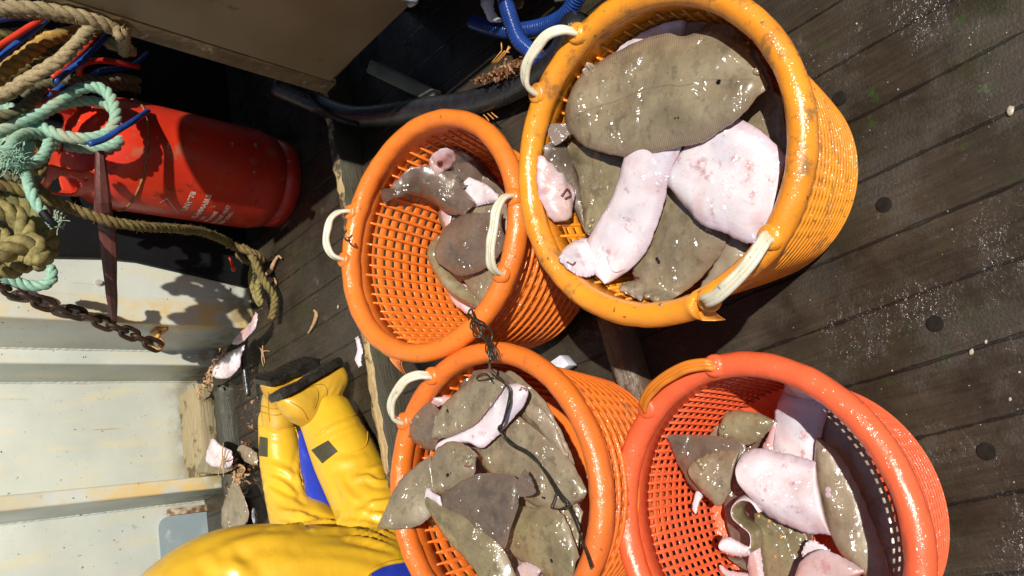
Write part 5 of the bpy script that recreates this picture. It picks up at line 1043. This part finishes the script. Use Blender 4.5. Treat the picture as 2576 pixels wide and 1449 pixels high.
# boots
def boot(name, heel, toe, shaft, nn, lat, tilt=0., lines=()):
    H_, T_ = atn(*heel, nn), atn(*toe, nn); d = unit(T_-H_); L_ = np.linalg.norm(T_-H_); S = [np.asarray(x) for x in shaft]; vw = unit((H_+T_)/2-O); u = np.cross(d, vw); u = unit(u); u = u if u@(S[0]-H_) > 0 else -u; w_ = np.cross(d, u); u, w_ = u*math.cos(tilt)+vw*math.sin(tilt), None; w_ = np.cross(d, u)
    r = lat; mb = MB(); v = []; m = 22; secs = 15
    for i in range(secs):       # foot: sections from heel to toe, flat underside
        x = i/(secs-1); xx = -.02+1.03*x
        hgt = np.interp(x, [0, .12, .3, .45, .62, .8, .92, 1], [1.2, 2.1, 2.6, 2.5, 2.05, 1.65, 1.35, .5])*r; wd = np.interp(x, [0, .06, .2, .42, .66, .86, .95, 1], [.45, .8, .95, .86, 1.05, .98, .78, .40])*r
        for j in range(m):
            q = 2*np.pi*j/m; cy = math.cos(q); sy = math.sin(q); v.append(H_+d*L_*xx+w_*wd*np.sign(cy)*abs(cy)**.75+u*(.006+hgt*.5*(1+np.sign(sy)*abs(sy)**.8)))
    mb.put(v, grid_faces(secs, m, True)+[tuple(range(m))[::-1], tuple(range((secs-1)*m, secs*m))])
    limb(mb, [H_+d*L_*.24+u*(r*1.2), S[0], S[1]], [r*.98, r*1.06, r*1.16], 18)
    V, NR, Fc = voxel(mb, .006, 4); s_ = (V-H_)@u
    for i, p in enumerate(V):
        x = (p-H_)@d/L_; y = s_[i]/r
        cr = math.sin((x*.9+y*.35)*38)*math.exp(-((x-.52)/.22)**2)*math.exp(-((y-2.0)/.8)**2)
        V[i] = p+NR[i]*(.0028*cr+.0012*mnoise.noise(Vector(p*26)))
    bt = add(name, V, Fc, M['boot'], pr)
    mb = MB(); pts = []
    for x, wd in ((-.03, .55), (.0, .85), (.12, .98), (.35, .86), (.6, 1.05), (.85, .98), (1.0, .6), (1.03, .3)): pts.append((x, wd))
    ring = [(x, wd) for x, wd in pts]+[(x, -wd) for x, wd in pts[::-1]]; v = []
    for hgt in (-.008, .009):
        for x, wd in ring: v.append(H_+d*L_*x+w_*wd*r*1.04+u*(hgt+(.004 if .3 < x < .55 and hgt < 0 else 0)))
    k = len(ring); mb.put(v, [tuple(range(k)), tuple(range(k, 2*k))[::-1]]+[(i, i+k, (i+1) % k+k, (i+1) % k) for i in range(k)])
    for x in (.02, .10, .18, .58, .66, .74, .82, .90): mb.box(H_+d*L_*x-w_*r*.85-u*.013, d*.009, w_*r*1.7, u*.006)
    o = mb.build('sole', M['sole'], bt, smooth=False)
    bmx = bmesh.new(); bmx.from_mesh(o.data); bmesh.ops.recalc_face_normals(bmx, faces=bmx.faces); bmx.to_mesh(o.data); bmx.free()
    # raised welt lines
    bt2 = BVHTree.FromPolygons([Vector(q) for q in V], Fc); mb = MB()
    for ln in lines:
        P = []
        for q in crom(np.array(ln, float), 30):
            h = bt2.ray_cast(Vector(O), Vector(unit(ray(*q))))
            if h[0] is not None and (not P or np.linalg.norm(np.array(h[0])-P[-1]) < .03): P.append(np.array(h[0])+np.array(h[1])*.0004)
        if len(P) > 4: mb.tube(P, .0014, 5)
    if mb.v: mb.build('welt', M['bootline'], bt)
nb2 = N@at(850, 925, .045); boot('boot', (698, 998), (845, 912), [at(800, 1022, .10), at(832, 1075, .10)], nb2, .046, .10, [[(762, 978), (792, 975), (800, 1000), (790, 1030)], [(775, 972), (812, 968), (822, 990), (808, 1020)], [(700, 1010), (745, 990), (800, 958), (845, 925)], [(730, 1010), (760, 1030), (775, 1055)]])
nb1 = N@at(760, 915, .055)+.02; boot('boot', (660, 960), (795, 905), [at(697, 1010, .10), at(700, 1070, .09)], nb1, .043, .45, [[(676, 985), (676, 1030), (678, 1060)], [(655, 1020), (690, 1028), (725, 1022)], [(656, 1035), (690, 1044), (728, 1038)]])

# ================================================================== TWINE, SCRAPS AND SMALL THINGS
def twine(pts, z, r=.0022, strands=2, wig=.003):
    mb = MB(); base = np.array([at(x, y, zz) for (x, y), zz in zip(pts, z)])
    for s_ in range(strands):
        P = crom(base+rng.normal(0, wig, base.shape)*(np.arange(len(base)) > 0)[:, None], 50); mb.tube(P, r*rng.uniform(.8, 1.1), 6)
    return mb
tw = empty('twine', at(1235, 880, .38), 'black tarred twine tying two orange baskets together, its tail over the soles', 'twine')
m_ = twine([(1232, 905), (1236, 932), (1262, 955), (1280, 985), (1280, 1020), (1262, 1065), (1254, 1082), (1290, 1112), (1330, 1142), (1372, 1192), (1402, 1240), (1428, 1272)], [.385, .385, .378, .375, .374, .372, .365, .352, .350, .350, .352, .355], .0017, 3, .0028); m_.build('tail', M['twine'], tw)
m_ = twine([(1428, 1272), (1448, 1312), (1462, 1360), (1478, 1395), (1492, 1428)], [.355, .36, .37, .385, .39], .0020, 1, .001); m_.build('tail', M['twine'], tw)
m_ = twine([(1380, 1205), (1396, 1240), (1392, 1262), (1386, 1280), (1410, 1282), (1434, 1272)], [.352, .352, .352, .352, .353, .355], .0013, 1, .001); m_.build('tail', M['twine'], tw)
for k_, (c1, c2, za) in enumerate((((1190, 800), (1215, 850), .385), ((1225, 845), (1240, 905), .39))):
    mb = MB()
    for j in range(4):
        a, b = np.array(c1), np.array(c2); m = (a+b)/2+rng.normal(0, 5, 2); s_ = np.array([-(b-a)[1], (b-a)[0]]); s_ = s_/np.linalg.norm(s_)*rng.uniform(8, 16)
        mb.tube(crom([at(*(a+rng.normal(0, 5, 2)), za-.035), at(*(m+s_+rng.normal(0, 4, 2)), za+.004), at(*(b+rng.normal(0, 5, 2)), za), at(*(m-s_*.4), za+.003), at(*(a+rng.normal(0, 6, 2)), za)], 40), .0013, 6)
    mb.build('knot', M['twine'], tw)
m_ = MB()
m_.tube(crom([at(1178, 790, .372), at(1200, 812, .385), at(1232, 826, .385), at(1238, 850, .388), at(1228, 880, .388), at(1236, 908, .386)], 40), .0024, 6)
m_.tube(crom([at(1180, 808, .360), at(1178, 788, .378), at(1186, 778, .372), at(1196, 800, .385), at(1222, 818, .385), at(1212, 846, .386), at(1236, 858, .386)], 40), .0018, 6)
m_.tube(crom([at(1240, 962, .375), at(1222, 940, .372), at(1200, 948, .365), at(1206, 958, .362), at(1240, 950, .37)], 30), .0014, 6)
m_.build('loop', M['twine'], tw)
a0 = [at(872, 578, .388), at(866, 590, .39), at(870, 603, .388), at(880, 606, .386), at(876, 596, .389)]
mb = MB(); mb.tube(crom(a0, 24), .0020, 6); tag(mb.build('twine_ring', M['twine']), 'tiny black twine loop on the left rim of the half full basket', 'twine')
mb = MB(); mb.tube(crom([at(990, 1052, .372), at(1000, 1055, .376), at(1012, 1060, .372)], 12), .0045, 8); tag(mb.build('twine_stub', M['twine']), 'short black twine stub under the brown head at the left rim', 'twine')

def flatpiece(name, A, B, z, mat, label, cat, bulge=.012, under='white'):
    f = fish('UR', A, B, z, mat, label, bulge, free=True, conv_=False, under=under, name=name, rip=.001); f['o']['category'] = cat; del f['o']['group']; return f['o']
flatpiece('flatfish', [(535, 935), (550, 905), (590, 880), (612, 868)], [(545, 952), (575, 948), (600, 925), (608, 890)], .10, 'white', 'pale fish scrap lying on the bleached plank top', 'fish')
flatpiece('flatfish', [(585, 862), (600, 838), (625, 812), (640, 785)], [(600, 866), (618, 850), (638, 825), (644, 790)], .10, 'pink', 'slender white fish strip hanging below the brown rope knot', 'fish', .008)
flatpiece('flatfish', [(512, 1155), (520, 1128), (538, 1104), (560, 1122)], [(540, 1176), (560, 1178), (580, 1172), (586, 1158)], .115, 'white', 'white fish head with a brittle star on it by the plank', 'fish')
flatpiece('flatfish', [(498, 1182), (505, 1160), (520, 1138), (538, 1130)], [(510, 1192), (545, 1192), (570, 1186), (585, 1175)], .09, 'olive', 'grey olive fish under the white head with the brittle star', 'fish', .008)
flatpiece('flatfish', [(598, 1130), (612, 1120), (640, 1138), (648, 1160)], [(604, 1146), (615, 1158), (632, 1168), (648, 1170)], .06, 'pale', 'small grey fish scrap against the yellow trousers', 'fish', .008)
flatpiece('flatfish', [(580, 1225), (565, 1260), (558, 1300), (562, 1345)], [(600, 1215), (618, 1250), (625, 1300), (600, 1335)], .10, 'brown', 'brown flatfish standing behind the yellow knee by the blue grey flap', 'fish', .008)
flatpiece('flatfish', [(893, 850), (900, 880), (895, 905), (905, 925)], [(900, 845), (912, 880), (910, 905), (912, 920)], .10, 'white', 'white fish scrap beside the splintered board under the left basket', 'fish', .006)
mb = MB(); mb.tube(crom([at(608, 872, .075), at(614, 920, .07), at(624, 996, .062)], 20), .0095*(1+rng.normal(0, .05, 20)), 10); tag(mb.build('rubber_stick', M['pipe']), 'short wet black rubber stick beside the boots', 'stick')
def star(pts, arms, L_, z, label, r=.003, cat='starfish'):
    c = at(*pts, z); mb = MB(); a0 = rng.uniform(0, 6)
    for k in range(arms):
        a = a0+k*2*np.pi/arms+rng.normal(0, .25); d = np.array([math.cos(a), math.sin(a), 0]); s_ = np.array([-d[1], d[0], 0])*rng.normal(0, .3)
        mb.tube(crom([c, c+d*L_*.5+s_*L_*.3, c+d*L_*rng.uniform(.75, 1)+s_*L_], 12), np.linspace(r, r*.35, 12), 7)
    v, f = lathe([(r*1.9, -r), (r*1.9, .3*r), (r*1.2, r), (0.0002, r*1.2)], 12); mb.put(np.array(v)+c, f); return tag(mb.build('starfish', M['star']), label, cat)
star((660, 885), 5, .045, .006, 'thin brittle star on the deck above the boots')
star((560, 1160), 5, .055, .135, 'tan brittle star draped over the white fish head', .003)
star((590, 1205), 5, .035, .07, 'tan brittle star clump at the foot of the rusty frame', .003)
star((498, 985), 5, .022, .11, 'small pinkish starfish at the corner of the bleached plank', .004)
def arm(pts, r, label, z=.012):
    mb = MB(); P = crom([at(x, y, z) for x, y in pts], 24); mb.tube(P, r*np.interp(np.linspace(0, 1, 24), [0, .3, 1], [.5, 1, .35])*(1+.12*np.sin(np.arange(24)*2.3)), 9); return tag(mb.build('starfish', M['star']), label, 'starfish')
arm([(665, 695), (680, 680), (690, 660), (700, 645), (708, 650)], .0085, 'curved starfish arm beside the brown rope knot')
arm([(790, 780), (796, 790), (792, 808), (782, 828), (775, 838)], .0065, 'single tan starfish arm on deck left of the half full basket')
arm([(678, 712), (688, 702), (694, 716), (684, 725)], .006, 'short curled starfish arm right of the rope tail')
arm([(575, 1185), (600, 1170), (616, 1180), (606, 1196)], .005, 'curled tan starfish arm below the brittle star', .08)
mb = MB(); c = at(640, 1300, .09); v = []
for i in range(9):
    for j in range(9): x, y = i/4-1, j/4-1; k = .014*math.sqrt(max(0, 1-y*y*.95)); v.append(c+T*y*.026+(N*.5-np.array([0, 0, .85]))*x*k+(O-c)/np.linalg.norm(O-c)*.008*(1-x*x)*(1-y*y))
gf = grid_faces(9, 9); mb.put(v+[p-np.array([0, 0, .002]) for p in v], gf+[tuple(q+81 for q in f[::-1]) for f in gf]); tag(mb.build('mussel_shell', M['shell']), 'pale mussel shell half beside the yellow knee', 'shell')
# loose debris: scales and grit on the deck
mb = MB()
for _ in range(130):
    x, y = rng.uniform(1950, 2576), rng.uniform(0, 1449)
    if rng.uniform() < .25: x, y = rng.uniform(640, 960), rng.uniform(640, 1000)
    p = at(x, y, .002); s_ = abs(rng.normal(0, .0005))+.0004; a = rng.uniform(0, 6); d = np.array([math.cos(a), math.sin(a), 0]); e = np.array([-d[1], d[0], 0]); h = np.array([0, 0, s_*.3])
    mb.put([p-d*s_*1.3, p-e*s_, p+d*s_, p+e*s_*1.2, p+h], [(0, 1, 4), (1, 2, 4), (2, 3, 4), (3, 0, 4)])
o = mb.build('deck_debris', M['scale']); tag(o, 'scattered fish scales and grit on the wet deck', 'debris', kind='stuff')
for k_, (x, y, s_, lb) in enumerate(((2541, 278, .010, 'pale shell chip on the deck at the right edge of the picture'), (2444, 885, .006, 'white shell chip on a deck seam above the coral basket'), (2480, 860, .004, 'tiny pale chip beside the white one above the coral basket'), (2541, 1005, .004, 'small white chip low on the deck at right'), (850, 772, .008, 'tan chip of shell on deck beside the single starfish arm'))):
    c = at(x, y, s_*.3); bm_ = bmesh.new(); bmesh.ops.create_icosphere(bm_, subdivisions=2, radius=1); v = [c+np.array(q.co)*s_*np.array([.8, .5, .18])*(1+.5*mnoise.noise(Vector(q.co)*2+Vector((k_, 0, 0)))) for q in bm_.verts]; f = [tuple(q.index for q in p.verts) for p in bm_.faces]; bm_.free()
    tag(add('shell_chip', v, f, M['scale']), lb, 'shell chip')
